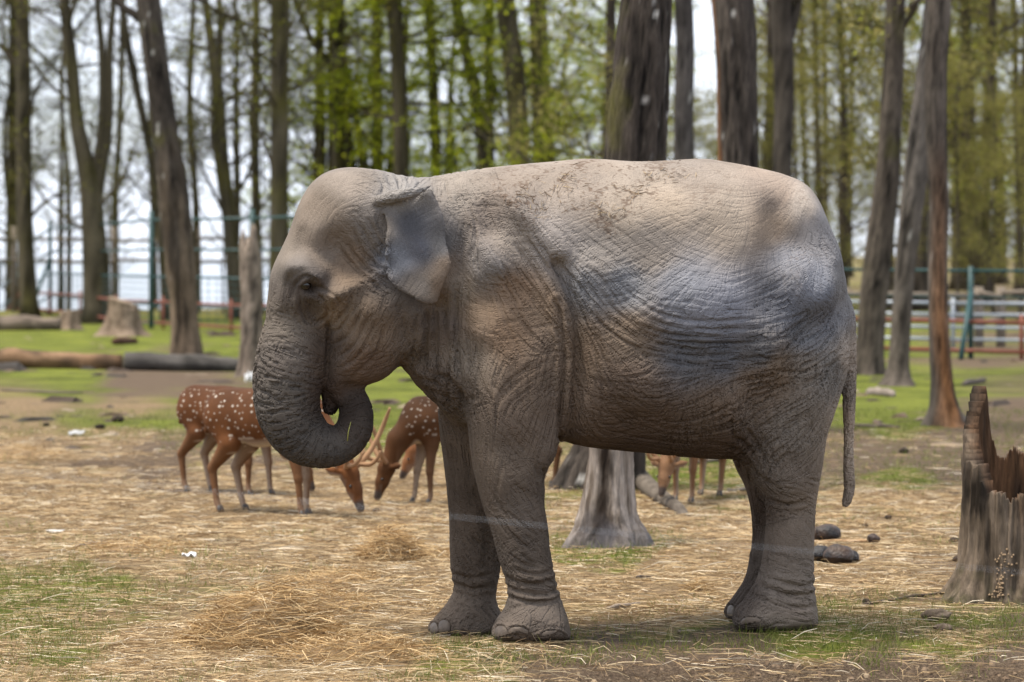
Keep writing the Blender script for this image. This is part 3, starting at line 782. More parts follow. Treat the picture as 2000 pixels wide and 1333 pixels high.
# --- wrinkle directions (pixel position, angle), depth and crossing depth ---------------
WR = [(540, 640, -8, .0035, 0), (600, 660, -30, .0035, 0), (520, 700, -18, .006, 0), (590, 700, -18, .006, 0), (520, 760, -8, .007, 0), (600, 750, -8, .007, 0), (530, 820, 12, .007, 0), (600, 800, 15, .007, 0), (570, 860, 38, .006, 0),
      (610, 880, 65, .005, 0), (650, 895, 88, .004, 0), (690, 870, 125, .003, 0), (715, 830, 165, .003, 0), (700, 790, 200, .003, 0),
      (600, 450, 65, .0006, .0004), (560, 500, 70, .0008, 0), (660, 360, 20, .0006, .0005), (740, 360, -45, .003, .001), (800, 360, 75, .0035, 0), (680, 480, -45, .0016, .001), (730, 480, -55, .005, .001), (745, 540, -30, .005, .001), (640, 540, 20, .001, .001),
      (600, 600, 80, .003, .001), (630, 620, 60, .003, .001), (680, 620, 70, .003, .001), (720, 650, 62, .004, .0015), (760, 640, 70, .004, .001), (680, 690, 35, .004, .0015), (720, 725, 12, .002, .001), (660, 740, 10, .002, .001),
      (830, 420, 20, .0006, .0006), (840, 530, 50, .0008, .0006), (775, 450, 65, .0006, .0004), (800, 480, 50, .0006, .0004), (785, 530, 60, .0008, .0004), (862, 470, 70, .0006, .0005), (850, 565, 50, .0008, .0006), (815, 440, 40, .0005, .0005), (820, 560, 50, .0007, .0005), (850, 660, 85, .004, .001), (880, 580, 85, .003, .001), (820, 730, 60, .004, .003), (860, 770, -40, .007, .003), (900, 720, 75, .005, .003), (900, 800, -45, .006, .003),
      (880, 370, -80, .003, .0005), (920, 400, -65, .003, .0015), (900, 480, 80, .003, .001), (960, 480, -55, .0025, .001), (980, 580, -60, .004, .001), (940, 600, -80, .002, .001), (1030, 560, -55, .006, .0015), (1070, 560, -58, .006, .001),
      (1050, 640, -45, .006, .002), (1000, 660, -50, .004, .003), (1060, 720, 15, .005, .003), (1010, 740, 35, .004, .003), (950, 720, 70, .003, .002),
      (1040, 340, 70, .001, .0005), (1200, 360, 40, .0008, .0006), (1350, 350, -10, .0015, .0006), (1150, 430, -40, .0008, .0008), (1300, 430, -38, .0008, .0010), (1250, 480, -40, .0010, .0014), (1120, 500, -45, .003, .001), (1130, 580, -48, .006, .0015),
      (1180, 560, -50, .0035, .002), (1280, 530, -25, .0016, .002), (1230, 600, -30, .003, .002), (1350, 570, -8, .0020, .0014), (1420, 560, 22, .0018, .0010), (1300, 610, -10, .0036, .0016), (1400, 620, 2, .0042, .0012), (1480, 600, 18, .0040, .001),
      (1200, 660, -30, .006, .002), (1300, 680, -8, .006, .002), (1400, 690, 0, .006, .002), (1470, 680, 8, .006, .002), (1530, 660, 18, .007, .003), (1580, 640, 30, .006, .002), (1560, 570, 75, .002, .002), (1600, 560, 95, .002, .001), (1540, 530, 40, .002, .002),
      (1490, 440, 30, .0008, .0006), (1440, 490, 10, .0008, .0008), (1380, 490, -20, .0008, .0010), (1560, 420, 70, .0008, .0006), (1620, 480, -65, .003, .001), (1640, 580, -75, .003, .001), (1620, 660, 40, .006, .003), (1150, 700, -65, .005, .001), (1130, 800, -80, .005, .0015), (1200, 780, -60, .004, .003), (1250, 830, -30, .004, .003),
      (1300, 780, 20, .004, .004), (1380, 780, 35, .005, .004), (1350, 850, 30, .005, .004), (1430, 820, 40, .008, .004), (1450, 870, 55, .009, .002), (1250, 880, -6, .004, .001), (1400, 890, 0, .004, .001), (1480, 740, 15, .007, .004), (1560, 720, 22, .007, .004), (1620, 740, 50, .006, .004),
      (1550, 800, 28, .005, .003), (1590, 830, 55, .004, .003), (1500, 850, 40, .005, .003), (1540, 900, 38, .004, .003), (1480, 900, 70, .006, .002), (1500, 980, -10, .005, .002), (1560, 960, -20, .003, .002), (1540, 1050, 80, .0015, .001), (1520, 1120, -15, .003, .001),
      (1560, 1160, -10, .007, 0), (1500, 1165, -25, .006, 0), (1560, 1195, -15, .005, 0), (1480, 1200, 35, .004, .001), (1450, 1210, 25, .005, .003),
      (940, 860, 80, .003, .001), (1000, 860, 70, .003, .002), (1060, 860, 75, .004, .001), (960, 940, 70, .002, .001), (1010, 930, -40, .003, .001), (1040, 970, -48, .005, .001), (1000, 1020, -40, .004, .001), (1040, 1060, -42, .005, .001),
      (1000, 1100, -20, .004, .002), (1040, 1130, -8, .006, 0), (1050, 1155, -6, .007, 0), (1000, 1150, -5, .006, 0), (1050, 1190, 60, .003, .001), (1090, 1200, 65, .004, 0), (1030, 1225, 10, .004, .004),
      (880, 900, -80, .004, 0), (900, 1000, -75, .003, .002), (900, 1100, -50, .005, .001), (930, 1140, -30, .005, .001), (900, 1190, -25, .003, .001), (960, 1180, -50, .004, 0), (880, 1225, 20, .004, .003), (1450, 980, 80, .003, .001), (1440, 1150, 30, .004, .001), (1657, 700, 0, .004, .002), (1657, 850, 0, .004, .002), (1656, 950, 0, .004, .002)]
WR = np.array(WR, float)
_an = np.radians(WR[:, 2])
_gu, _gv = np.arange(470, 1720, 4.0), np.arange(290, 1270, 4.0)
_GU, _GV = np.meshgrid(_gu, _gv, indexing='ij')
def bil(g, U, V):
    a = np.clip((U - 470) / 4.0, 0, len(_gu) - 1.001); b = np.clip((V - 290) / 4.0, 0, len(_gv) - 1.001)
    i = a.astype(int); j = b.astype(int); a = a - i; b = b - j
    if g.ndim == 3: a = a[:, None]; b = b[:, None]
    return (g[i, j] * (1 - a) + g[i + 1, j] * a) * (1 - b) + (g[i, j + 1] * (1 - a) + g[i + 1, j + 1] * a) * b
def shepv(ctrl, s, p):
    return bil(shep(ctrl, _GU, _GV, s, p), U, V)
_flg = shep(np.column_stack([WR[:, 0], WR[:, 1], np.cos(2 * _an), np.sin(2 * _an), WR[:, 3], WR[:, 4]]), _GU, _GV, s=12, p=2.0)
_fl = bil(_flg, U, V)
_thg = 0.5 * np.arctan2(_flg[..., 1], _flg[..., 0])
A1, A2 = _fl[:, 2], _fl[:, 3]
th = 0.5 * np.arctan2(_fl[:, 1], _fl[:, 0])

def tang(th):
    t = np.column_stack([np.cos(th), np.zeros_like(th), np.sin(th)])
    d = t - no * (no * t).sum(1)[:, None]
    L = np.linalg.norm(d, axis=1)
    w = np.clip(1 - L / 0.55, 0, 1)[:, None]
    yv = np.tile([0, 1.0, 0], (len(t), 1)); yv -= no * no[:, 1:2]
    d = d + yv * w
    return d / (np.linalg.norm(d, axis=1)[:, None] + 1e-9)

def lic(p, off, cell, L, n, seed):
    """noise drawn out along the wrinkle direction field, followed both ways from each point"""
    s = vnoise(p, cell, seed).copy()
    st = L / n
    for sg in (-1, 1):
        q = p.copy(); last = None
        for k in range(n):
            qu, qv = E2px(q[:, 0], np.clip(q[:, 1], -.3, .3), q[:, 2])
            gi = np.clip(((qu - 470) / 4 + .5).astype(int), 0, len(_gu) - 1); gj = np.clip(((qv - 290) / 4 + .5).astype(int), 0, len(_gv) - 1)
            d = tang(_thg[gi, gj] + off)
            if last is not None:
                d *= np.sign((d * last).sum(1) + 1e-9)[:, None]
            else:
                d = d * sg
            last = d
            q = q + d * st
            s += vnoise(q, cell, seed) * (1 - 0.6 * k / n)
    return (s - s.mean()) / s.std()

n1 = lic(co, 0.0, 0.0135, 0.13, 7, 1)
n2 = lic(co, 0.0, 0.024, 0.22, 7, 5)
n3 = lic(co, radians(60), 0.013, 0.07, 4, 11)
patch = 0.6 + 0.8 * fbm(co, 0.16, 3, 21)
gv = lambda n, a, b: sstep(a, b, -n)
disp = -A1 * patch * (1.4 * gv(n1, 0.15, 1.4) + 0.55 * gv(n2, 0.7, 1.7)) - A2 * patch * 1.8 * gv(n3, 0.2, 1.5) + A1 * 0.14 * np.tanh(n2)
disp += 0.0030 * (fbm(co, 0.09, 3, 31) - 0.5) + 0.016 * (fbm(co, 0.35, 2, 33) - 0.5)
# single deep folds of the hide
CREASE = [
    (3.2, .009, [[(585, 575), (590, 610), (605, 640)], [(582, 549), (598, 540), (620, 550)], [(590, 545), (575, 560), (572, 590)], [(612, 572), (632, 590), (640, 612), (625, 628), (610, 632)], [(618, 560), (650, 575), (665, 600)],
        [(645, 650), (665, 640), (690, 600)], [(648, 675), (680, 655), (705, 610)], [(655, 700), (690, 675), (720, 620)], [(665, 720), (705, 690), (735, 630)], [(690, 735), (735, 690), (750, 640)], [(655, 632), (680, 600), (690, 570)],
        [(690, 450), (715, 500), (750, 530)], [(705, 440), (728, 485), (752, 510)], [(675, 470), (705, 515), (748, 548)], [(720, 430), (738, 465), (754, 490)], [(660, 480), (700, 530), (745, 565)],
        [(735, 340), (750, 362), (742, 385)], [(755, 342), (765, 362)], [(775, 343), (785, 365)], [(795, 345), (803, 365)], [(815, 346), (822, 362)], [(840, 345), (850, 372)]]),
    (4.2, .011, [[(815, 620), (808, 680), (800, 715)], [(835, 610), (832, 690), (826, 745)], [(850, 600), (852, 690), (850, 770)], [(868, 600), (872, 700), (878, 790)], [(890, 560), (893, 680), (905, 800)],
        [(820, 740), (850, 750), (880, 790)], [(835, 760), (870, 780), (900, 815)], [(845, 730), (880, 745), (910, 790)], [(800, 720), (830, 760), (860, 795)]]),
    (3.2, .0062, [[(905, 380), (925, 440), (915, 500)], [(945, 470), (975, 520), (985, 580)], [(1000, 480), (1040, 540), (1070, 610), (1086, 680)], [(1020, 470), (1062, 530), (1092, 600), (1105, 660)], [(1045, 480), (1090, 550), (1120, 640)], [(1070, 500), (1130, 580), (1170, 660)],
        [(1150, 560), (1200, 620), (1280, 650), (1380, 655)], [(1180, 540), (1240, 600), (1330, 625), (1450, 620)], [(1140, 610), (1200, 665), (1300, 690), (1400, 690)], [(1320, 640), (1420, 640), (1500, 625), (1560, 610)], [(1300, 665), (1420, 668), (1520, 655)],
        [(1110, 620), (1130, 720), (1125, 820)], [(1130, 640), (1160, 740), (1165, 830)], [(1440, 690), (1500, 700), (1580, 690)], [(1480, 720), (1550, 725), (1620, 710)], [(960, 560), (985, 640), (1010, 700)], [(985, 560), (1020, 640), (1050, 690)]]),
    (5.0, .024, [[(1078, 590), (1092, 680), (1090, 760), (1088, 850)]]), (4.0, .012, [[(640, 625), (643, 650), (640, 690), (639, 730)]]),
    (3.6, .010, [[(1048, 905), (1060, 930), (1052, 965)], [(1035, 895), (1045, 930)], [(985, 1128), (1030, 1138), (1085, 1132)], [(990, 1148), (1040, 1158), (1094, 1150)], [(992, 1166), (1045, 1174), (1098, 1166)], [(1000, 1110), (1040, 1118), (1080, 1112)],
        [(1478, 1140), (1530, 1158), (1588, 1158)], [(1465, 1160), (1520, 1180), (1590, 1182)], [(1500, 1128), (1550, 1140), (1588, 1140)], [(1455, 890), (1480, 930), (1510, 950)], [(1496, 975), (1530, 985), (1570, 975)],
        [(1400, 870), (1440, 880), (1470, 920)], [(1420, 850), (1452, 870), (1480, 915)], [(1440, 830), (1465, 860), (1490, 910)], [(885, 1140), (925, 1152), (965, 1145)], [(880, 1120), (920, 1130), (968, 1120)]])]
for w_, d_, strokes in CREASE:
    for st_ in strokes:
        st_ = catmull(st_, 5); lo_, hi_ = st_.min(0) - 4 * w_, st_.max(0) + 4 * w_
        ix_ = np.nonzero((U > lo_[0]) & (U < hi_[0]) & (V > lo_[1]) & (V < hi_[1]))[0]
        dd_ = seg_d(U[ix_], V[ix_], st_)
        fade = np.clip(np.minimum(np.hypot(U[ix_] - st_[0, 0], V[ix_] - st_[0, 1]), np.hypot(U[ix_] - st_[-1, 0], V[ix_] - st_[-1, 1])) / 14, .15, 1)
        disp[ix_] += d_ * fade * (-np.exp(-(dd_ / w_) ** 2) + .35 * np.exp(-((dd_ - 2.4 * w_) / (1.2 * w_)) ** 2))
# toenails: (column, row, half width, half height) ; the skin rises into a cuticle round each
NAILS = [(979, 1237, 13, 15), (1012, 1238, 21, 14), (1079, 1241, 22, 10), (868, 1226, 12, 15), (848, 1229, 8, 13), (1468, 1217, 21, 12), (1428, 1197, 8, 15)]
UU, VV = E2px(co[:, 0], co[:, 1], co[:, 2])
NR = []
for iu, (nu_, nv_, nw_, nh_) in enumerate(NAILS):
    fr_ = (no[:, 1] < .35) & (no[:, 2] > -.2) & ((co[:, 1] < 0) if iu in (0, 1, 2, 5) else (co[:, 1] > 0))
    rr_ = np.where(fr_, np.sqrt(np.abs((UU - nu_) / nw_) ** 2.4 + np.abs((VV - nv_) / nh_) ** 2.4), 9)
    NR.append(rr_)
    disp += .009 * np.exp(-((rr_ - 1.22) / .16) ** 2) * (VV < nv_ + nh_ * .4) - .004 * (rr_ < 1.0)
co2 = co + no * disp[:, None]
_me.vertices.foreach_set('co', co2.astype(np.float32).ravel())

# --- colours: tan dust, blue-grey washed hide, darker trunk --------------------------------
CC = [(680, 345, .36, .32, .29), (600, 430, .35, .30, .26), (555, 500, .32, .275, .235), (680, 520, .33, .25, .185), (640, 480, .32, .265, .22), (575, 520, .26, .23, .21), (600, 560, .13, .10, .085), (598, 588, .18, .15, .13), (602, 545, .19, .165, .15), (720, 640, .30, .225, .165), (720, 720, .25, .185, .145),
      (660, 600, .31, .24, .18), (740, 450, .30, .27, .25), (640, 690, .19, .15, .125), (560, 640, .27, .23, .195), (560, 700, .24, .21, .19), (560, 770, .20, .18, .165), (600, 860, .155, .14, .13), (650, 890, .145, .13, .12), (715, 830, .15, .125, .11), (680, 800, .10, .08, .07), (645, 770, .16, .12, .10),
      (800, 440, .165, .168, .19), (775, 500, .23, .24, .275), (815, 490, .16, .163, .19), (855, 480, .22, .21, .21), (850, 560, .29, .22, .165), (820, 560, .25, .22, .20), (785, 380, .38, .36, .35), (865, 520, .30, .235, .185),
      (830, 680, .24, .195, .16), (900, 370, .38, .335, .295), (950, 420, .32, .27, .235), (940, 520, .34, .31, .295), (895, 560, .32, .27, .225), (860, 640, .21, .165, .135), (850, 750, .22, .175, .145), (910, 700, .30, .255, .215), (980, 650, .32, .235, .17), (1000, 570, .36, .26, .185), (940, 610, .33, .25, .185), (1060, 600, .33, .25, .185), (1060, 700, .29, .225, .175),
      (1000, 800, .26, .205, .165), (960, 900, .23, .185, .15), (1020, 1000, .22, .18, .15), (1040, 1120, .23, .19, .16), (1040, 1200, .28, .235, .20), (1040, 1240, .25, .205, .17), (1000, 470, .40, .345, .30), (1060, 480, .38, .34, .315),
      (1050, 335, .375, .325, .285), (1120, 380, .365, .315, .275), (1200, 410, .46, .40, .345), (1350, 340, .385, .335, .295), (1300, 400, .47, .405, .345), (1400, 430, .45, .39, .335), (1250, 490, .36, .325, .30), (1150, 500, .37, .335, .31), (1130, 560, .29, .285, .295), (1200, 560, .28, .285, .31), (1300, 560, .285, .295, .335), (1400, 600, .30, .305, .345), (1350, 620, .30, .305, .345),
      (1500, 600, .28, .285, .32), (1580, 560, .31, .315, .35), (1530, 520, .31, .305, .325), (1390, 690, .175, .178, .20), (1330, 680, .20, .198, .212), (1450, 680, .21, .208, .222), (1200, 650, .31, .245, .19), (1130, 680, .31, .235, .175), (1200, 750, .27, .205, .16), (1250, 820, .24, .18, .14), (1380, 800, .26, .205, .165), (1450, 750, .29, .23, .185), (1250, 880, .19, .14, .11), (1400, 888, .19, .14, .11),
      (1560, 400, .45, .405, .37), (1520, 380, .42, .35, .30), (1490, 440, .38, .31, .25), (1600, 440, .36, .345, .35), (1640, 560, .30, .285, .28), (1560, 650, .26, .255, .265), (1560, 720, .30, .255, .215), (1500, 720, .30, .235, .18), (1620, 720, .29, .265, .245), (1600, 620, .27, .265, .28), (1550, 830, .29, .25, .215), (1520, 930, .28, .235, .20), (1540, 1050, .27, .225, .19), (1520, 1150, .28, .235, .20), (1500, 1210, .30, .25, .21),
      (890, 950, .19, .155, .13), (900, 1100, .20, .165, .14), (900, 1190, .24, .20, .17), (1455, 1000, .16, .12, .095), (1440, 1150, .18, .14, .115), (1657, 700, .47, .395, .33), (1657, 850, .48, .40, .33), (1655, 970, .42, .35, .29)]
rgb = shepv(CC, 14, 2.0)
# mud and dust speckles
du = fbm(co, 0.05, 4, 41); db = fbm(co, 0.25, 4, 43)
rgb = 0.88 * rgb ** 1.34 * np.array([1.0, 1.0, .985])  # deepens the darker lower flanks, overhead shading put into the hide colour
rgb *= (0.68 + 0.64 * db)[:, None]
_t = np.clip((fbm(co, 0.5, 3, 47) - .3) * 2.5, 0, 1)[:, None]
rgb *= np.array([.97, .99, 1.02]) * (1 - _t) + np.array([1.04, 1.0, .95]) * _t
rgb = rgb * .88 + .12 * rgb.mean(1)[:, None]
rgb *= (0.90 + 0.20 * du)[:, None]
sp = shepv([(1010, 385, 1.0), (1100, 380, 1.2), (1180, 415, .9), (1220, 372, 1.0), (1290, 345, .8), (1050, 340, .7), (1350, 340, .4), (1250, 480, 0), (1400, 500, 0), (950, 420, 0), (900, 340, .2), (1480, 340, .3), (1100, 460, .1), (1500, 440, .35), (1200, 900, 0), (600, 700, 0), (700, 400, 0), (1550, 800, 0), (1000, 800, 0)], 10, 2.5)
spk = np.clip((vnoise(co * [1, 1, 1.6], 0.012, 51) * 0.6 + fbm(co, 0.07, 3, 52) * 0.8 - 0.92 + 0.16 * sp) * 9, 0, 1) * np.clip(sp, 0, 1)
rgb = rgb * (1 - 0.72 * spk[:, None]) + np.array([.10, .065, .045]) * 0.72 * spk[:, None]
# hide inside the curl stays dark, dusty toes stay pale
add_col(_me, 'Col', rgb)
add_flt(_me, 'W1', A1 / .006 * patch); add_flt(_me, 'W2', A2 / .004 * patch * .8 + .06 * A1 / .006)
for nm_, d_ in (('D1', tang(th)), ('D2', tang(th + radians(58)))):
    a_ = _me.attributes.new(nm_, 'FLOAT_VECTOR', 'POINT'); a_.data.foreach_set('vector', d_.astype(np.float32).ravel())
_me.update()

m, n, l, b = new_mat('elephant_hide', 0.85, 0.12)
at = N(n, 'ShaderNodeAttribute', attribute_name='Col')
tc = n.new('ShaderNodeTexCoord')
nz = N(n, 'ShaderNodeTexNoise', Scale=140.0, Detail=6.0, Roughness=0.7)
vo = N(n, 'ShaderNodeTexVoronoi', Scale=120.0, feature='DISTANCE_TO_EDGE')
l.new(tc.outputs['Object'], nz.inputs['Vector']); l.new(tc.outputs['Object'], vo.inputs['Vector'])
mx = N(n, 'ShaderNodeMixRGB', blend_type='MULTIPLY', Fac=0.6)
rp = n.new('ShaderNodeValToRGB'); rp.color_ramp.elements[0].position = .3; rp.color_ramp.elements[0].color = (.55, .55, .55, 1); rp.color_ramp.elements[1].position = .7; rp.color_ramp.elements[1].color = (1.3, 1.28, 1.25, 1)
l.new(nz.outputs['Fac'], rp.inputs['Fac']); l.new(at.outputs['Color'], mx.inputs['Color1']); l.new(rp.outputs['Color'], mx.inputs['Color2'])
l.new(mx.outputs['Color'], b.inputs['Base Color'])
b1 = N(n, 'ShaderNodeBump', Strength=0.35, Distance=0.004); l.new(nz.outputs['Fac'], b1.inputs['Height'])
b2 = N(n, 'ShaderNodeBump', Strength=0.25, Distance=0.004); l.new(vo.outputs['Distance'], b2.inputs['Height']); l.new(b1.outputs['Normal'], b2.inputs['Normal'])
# fine skin lines, drawn out along the wrinkle directions
def lines(attr, wattr, cell, step, half, lo, hi):
    d = N(n, 'ShaderNodeAttribute', attribute_name=attr); w = N(n, 'ShaderNodeAttribute', attribute_name=wattr)
    tot = None
    for k in range(-half, half + 1):
        v = N(n, 'ShaderNodeVectorMath', operation='MULTIPLY_ADD'); v.inputs[1].default_value = (k * step,) * 3
        l.new(d.outputs['Vector'], v.inputs[0]); l.new(tc.outputs['Object'], v.inputs[2])
        q = N(n, 'ShaderNodeTexNoise', Scale=1 / cell, Detail=0.0); l.new(v.outputs[0], q.inputs['Vector'])
        if tot is None: tot = q.outputs['Fac']
        else:
            a = N(n, 'ShaderNodeMath', operation='ADD'); l.new(tot, a.inputs[0]); l.new(q.outputs['Fac'], a.inputs[1]); tot = a.outputs[0]
    r = N(n, 'ShaderNodeMapRange', interpolation_type='SMOOTHSTEP'); c = 2 * half + 1
    r.inputs['From Min'].default_value = lo * c; r.inputs['From Max'].default_value = hi * c; r.inputs['To Min'].default_value = 0; r.inputs['To Max'].default_value = 1
    l.new(tot, r.inputs['Value'])
    mu_ = N(n, 'ShaderNodeMath', operation='MULTIPLY_ADD')      # w * groove  (groove 0 deep, 1 level)
    l.new(r.outputs['Result'], mu_.inputs[0]); l.new(w.outputs['Fac'], mu_.inputs[1]); mu_.inputs[2].default_value = 0
    s_ = N(n, 'ShaderNodeMath', operation='SUBTRACT'); l.new(mu_.outputs[0], s_.inputs[0]); l.new(w.outputs['Fac'], s_.inputs[1])
    return s_.outputs[0]
g1 = lines('D1', 'W1', 0.011, 0.011, 3, .40, .50)
g2 = lines('D2', 'W2', 0.010, 0.009, 2, .38, .49)
sm = N(n, 'ShaderNodeMath', operation='ADD'); l.new(g1, sm.inputs[0]); l.new(g2, sm.inputs[1])
b3 = N(n, 'ShaderNodeBump', Strength=1.0, Distance=0.0075); l.new(sm.outputs[0], b3.inputs['Height']); l.new(b2.outputs['Normal'], b3.inputs['Normal'])
l.new(b3.outputs['Normal'], b.inputs['Normal'])
_me.materials.append(m)

elephant = bpy.data.objects.new('elephant', None)
COL.objects.link(elephant)
elephant.location = (EX0, EY0, 0); elephant.rotation_euler = (0, 0, EPHI)
tag(elephant, 'large dusty grey-brown elephant standing side on with its trunk curled into its mouth', 'elephant')
link('body', _me, elephant)

def epick(u, v, side=-1):
    """front-most hide point under a photo pixel, in the elephant's frame"""
    uu, vv = E2px(co2[:, 0], co2[:, 1], co2[:, 2])
    m_ = np.hypot(uu - u, vv - v) < 5
    if not m_.any(): m_ = np.hypot(uu - u, vv - v) < 14
    ii = np.nonzero(m_)[0]
    j = ii[np.argmin(co2[ii, 1])]
    return co2[j], no[j]

# toenails and eye
nail_mat = flat_mat('toenail_horn', (.105, .080, .060), rough=0.55, var=0.45, scale=45, bump=0.4)
for rr_ in NR:
    fm_ = (rr_[_Q] < 1.06).all(1)
    if not fm_.any(): continue
    q_ = _Q[fm_]
    seed_ = int(np.argmin(rr_)); keep = np.zeros(len(co), bool); keep[q_[np.argmin(rr_[q_].min(1))]] = True
    for _ in range(60): keep[q_[keep[q_].any(1)]] = True
    q_ = q_[keep[q_].all(1)]; ids = np.unique(q_)
    mp_ = np.full(len(co), -1); mp_[ids] = np.arange(len(ids))
    r_ = np.clip(rr_[ids], 0, 1)
    pv = co[ids] + no[ids] * (.0095 * np.sqrt(np.clip(1 - r_ ** 3, 0, 1)) - .002)[:, None]
    link('toenail', mesh_np('toenail', pv, mp_[q_], nail_mat), elephant)
em, n, l, b = new_mat('wet_eye', 0.08, 0.6)
b.inputs['Base Color'].default_value = (.012, .008, .006, 1)
p, nn = epick(600, 561)
Vs, Fs, Ts = tube([(0, 0.017 * -cos(a), 0) for a in np.linspace(0.01, pi - .01, 12)], [0.025 * sin(a) for a in np.linspace(0.01, pi - .01, 12)], 18)
me = mesh_np('eye', Vs, [Fs, Ts], em)
link('eye', me, elephant, loc=p + np.array([0, -0.003, 0]))
# ================================================================== trees, stumps, logs
def bark_mat(name, rough=0.9, zs=0.18, sc=40.0, bump=0.7, dist=0.02):
    m, n, l, b = new_mat(name, rough, 0.15)
    at = N(n, 'ShaderNodeAttribute', attribute_name='Col')
    tc = n.new('ShaderNodeTexCoord'); mp = n.new('ShaderNodeMapping'); mp.inputs['Scale'].default_value = (1, 1, zs)
    nz = N(n, 'ShaderNodeTexNoise', Scale=sc, Detail=7.0, Roughness=0.7)
    l.new(tc.outputs['Object'], mp.inputs['Vector']); l.new(mp.outputs['Vector'], nz.inputs['Vector'])
    rp = ramp3(n, [(.3, (.45, .45, .45)), (.7, (1.35, 1.33, 1.3))])
    l.new(nz.outputs['Fac'], rp.inputs['Fac'])
    mx = N(n, 'ShaderNodeMixRGB', blend_type='MULTIPLY', Fac=0.85); l.new(at.outputs['Color'], mx.inputs['Color1']); l.new(rp.outputs['Color'], mx.inputs['Color2'])
    l.new(mx.outputs['Color'], b.inputs['Base Color'])
    bp = N(n, 'ShaderNodeBump', Strength=bump, Distance=dist); l.new(nz.outputs['Fac'], bp.inputs['Height']); l.new(bp.outputs['Normal'], b.inputs['Normal'])
    return m
bark = bark_mat('bark')
deadwood = bark_mat('weathered_wood', 0.85, 0.10, 55.0, 0.6, 0.015)

def trunk_geo(path, rad, seg, seed, fiss=0.06, flare=0.0, flare_h=0.4, lobes=5, fz=0.35):
    """bark-furrowed tapered trunk; returns verts, quads, tris, and (angle, height) per vertex"""
    V, F, T = tube(path, rad, seg)
    n = len(path); path = np.asarray(path, float)
    c = np.repeat(path, seg, 0)
    d = V[:n * seg] - c
    L = np.linalg.norm(d, axis=1)[:, None] + 1e-9
    ang = np.arctan2(d[:, 1], d[:, 0]); h = c[:, 2] - path[0, 2]
    r0 = np.repeat(np.broadcast_to(rad, (n,)), seg)
    q = np.column_stack([np.cos(ang) * r0 * 6, np.sin(ang) * r0 * 6, h * fz * 2.2])
    rid = .55 * (1 - np.abs(2 * fbm(q, 0.5, 3, seed) - 1)) + .45 * (1 - np.abs(2 * fbm(q, 0.17, 3, seed + 2) - 1))
    big = fbm(np.column_stack([np.cos(ang), np.sin(ang), h * 0.5]), 1.2, 3, seed + 4) - 0.5
    k = 1 + fiss * (rid - .7) * 2.2 + 0.24 * big
    if flare:
        ph = seed * 1.7
        lob = 0.55 + 0.45 * np.cos(lobes * ang + ph + 0.8 * np.sin(2 * ang + ph)) 
        k = k + flare * np.exp(-np.maximum(h, 0) / flare_h) * lob
    V[:n * seg] = c + d * k[:, None]
    return V, F, T, ang, h, rid

def px_path(pts, Y, extra=0.0, base_on_ground=True, n=6, yoff=None):
    """pts (u, v, width_px) from the base upwards at depth Y -> world path and radii"""
    pts = np.asarray(pts, float)
    w = np.array([P(u, v, Y) for u, v, _ in pts])
    if yoff is not None: w[:, 1] += yoff
    r = pts[:, 2] * 0.5 * Y / FPX
    if base_on_ground:
        w[0, 2] = h1(w[0, 0], w[0, 1]) - 0.12
    if extra > 0:
        d = w[-1] - w[-2]; d /= np.linalg.norm(d)
        d = d * .6 + np.array([0, 0, .5])
        w = np.vstack([w, w[-1] + d * extra * .5, w[-1] + d * extra + np.array([.2, .3, 0])]); r = np.append(r, [r[-1] * .75, r[-1] * .35])
    pr = catmull(np.column_stack([w, r]), n)
    return pr[:, :3], np.maximum(pr[:, 3], .004)

def resample(path, rad, step):
    s = np.concatenate([[0], np.cumsum(np.linalg.norm(np.diff(path, axis=0), axis=1))])
    t = np.linspace(0, s[-1], max(4, int(s[-1] / step)))
    return np.column_stack([np.interp(t, s, path[:, k]) for k in range(3)]), np.interp(t, s, rad)

def prisms(P0, P1, r0, r1, seg=3):
    n = len(P0)
    d = P1 - P0; d = d / (np.linalg.norm(d, axis=1)[:, None] + 1e-9)
    ref = np.where(np.abs(d[:, 2:3]) < .9, [[0, 0, 1.0]], [[1.0, 0, 0]])
    a = np.cross(d, ref); a /= np.linalg.norm(a, axis=1)[:, None] + 1e-9
    b = np.cross(d, a)
    th = np.linspace(0, 2 * pi, seg, endpoint=False)
    ring = np.cos(th)[None, :, None] * a[:, None] + np.sin(th)[None, :, None] * b[:, None]
    V = np.concatenate([P0[:, None] + ring * r0[:, None, None], P1[:, None] + ring * r1[:, None, None]], 1)
    i = np.arange(n)[:, None] * 2 * seg
    F = np.concatenate([i + np.array([j, (j + 1) % seg, seg + (j + 1) % seg, seg + j]) for j in range(seg)])
    return V.reshape(-1, 3), F

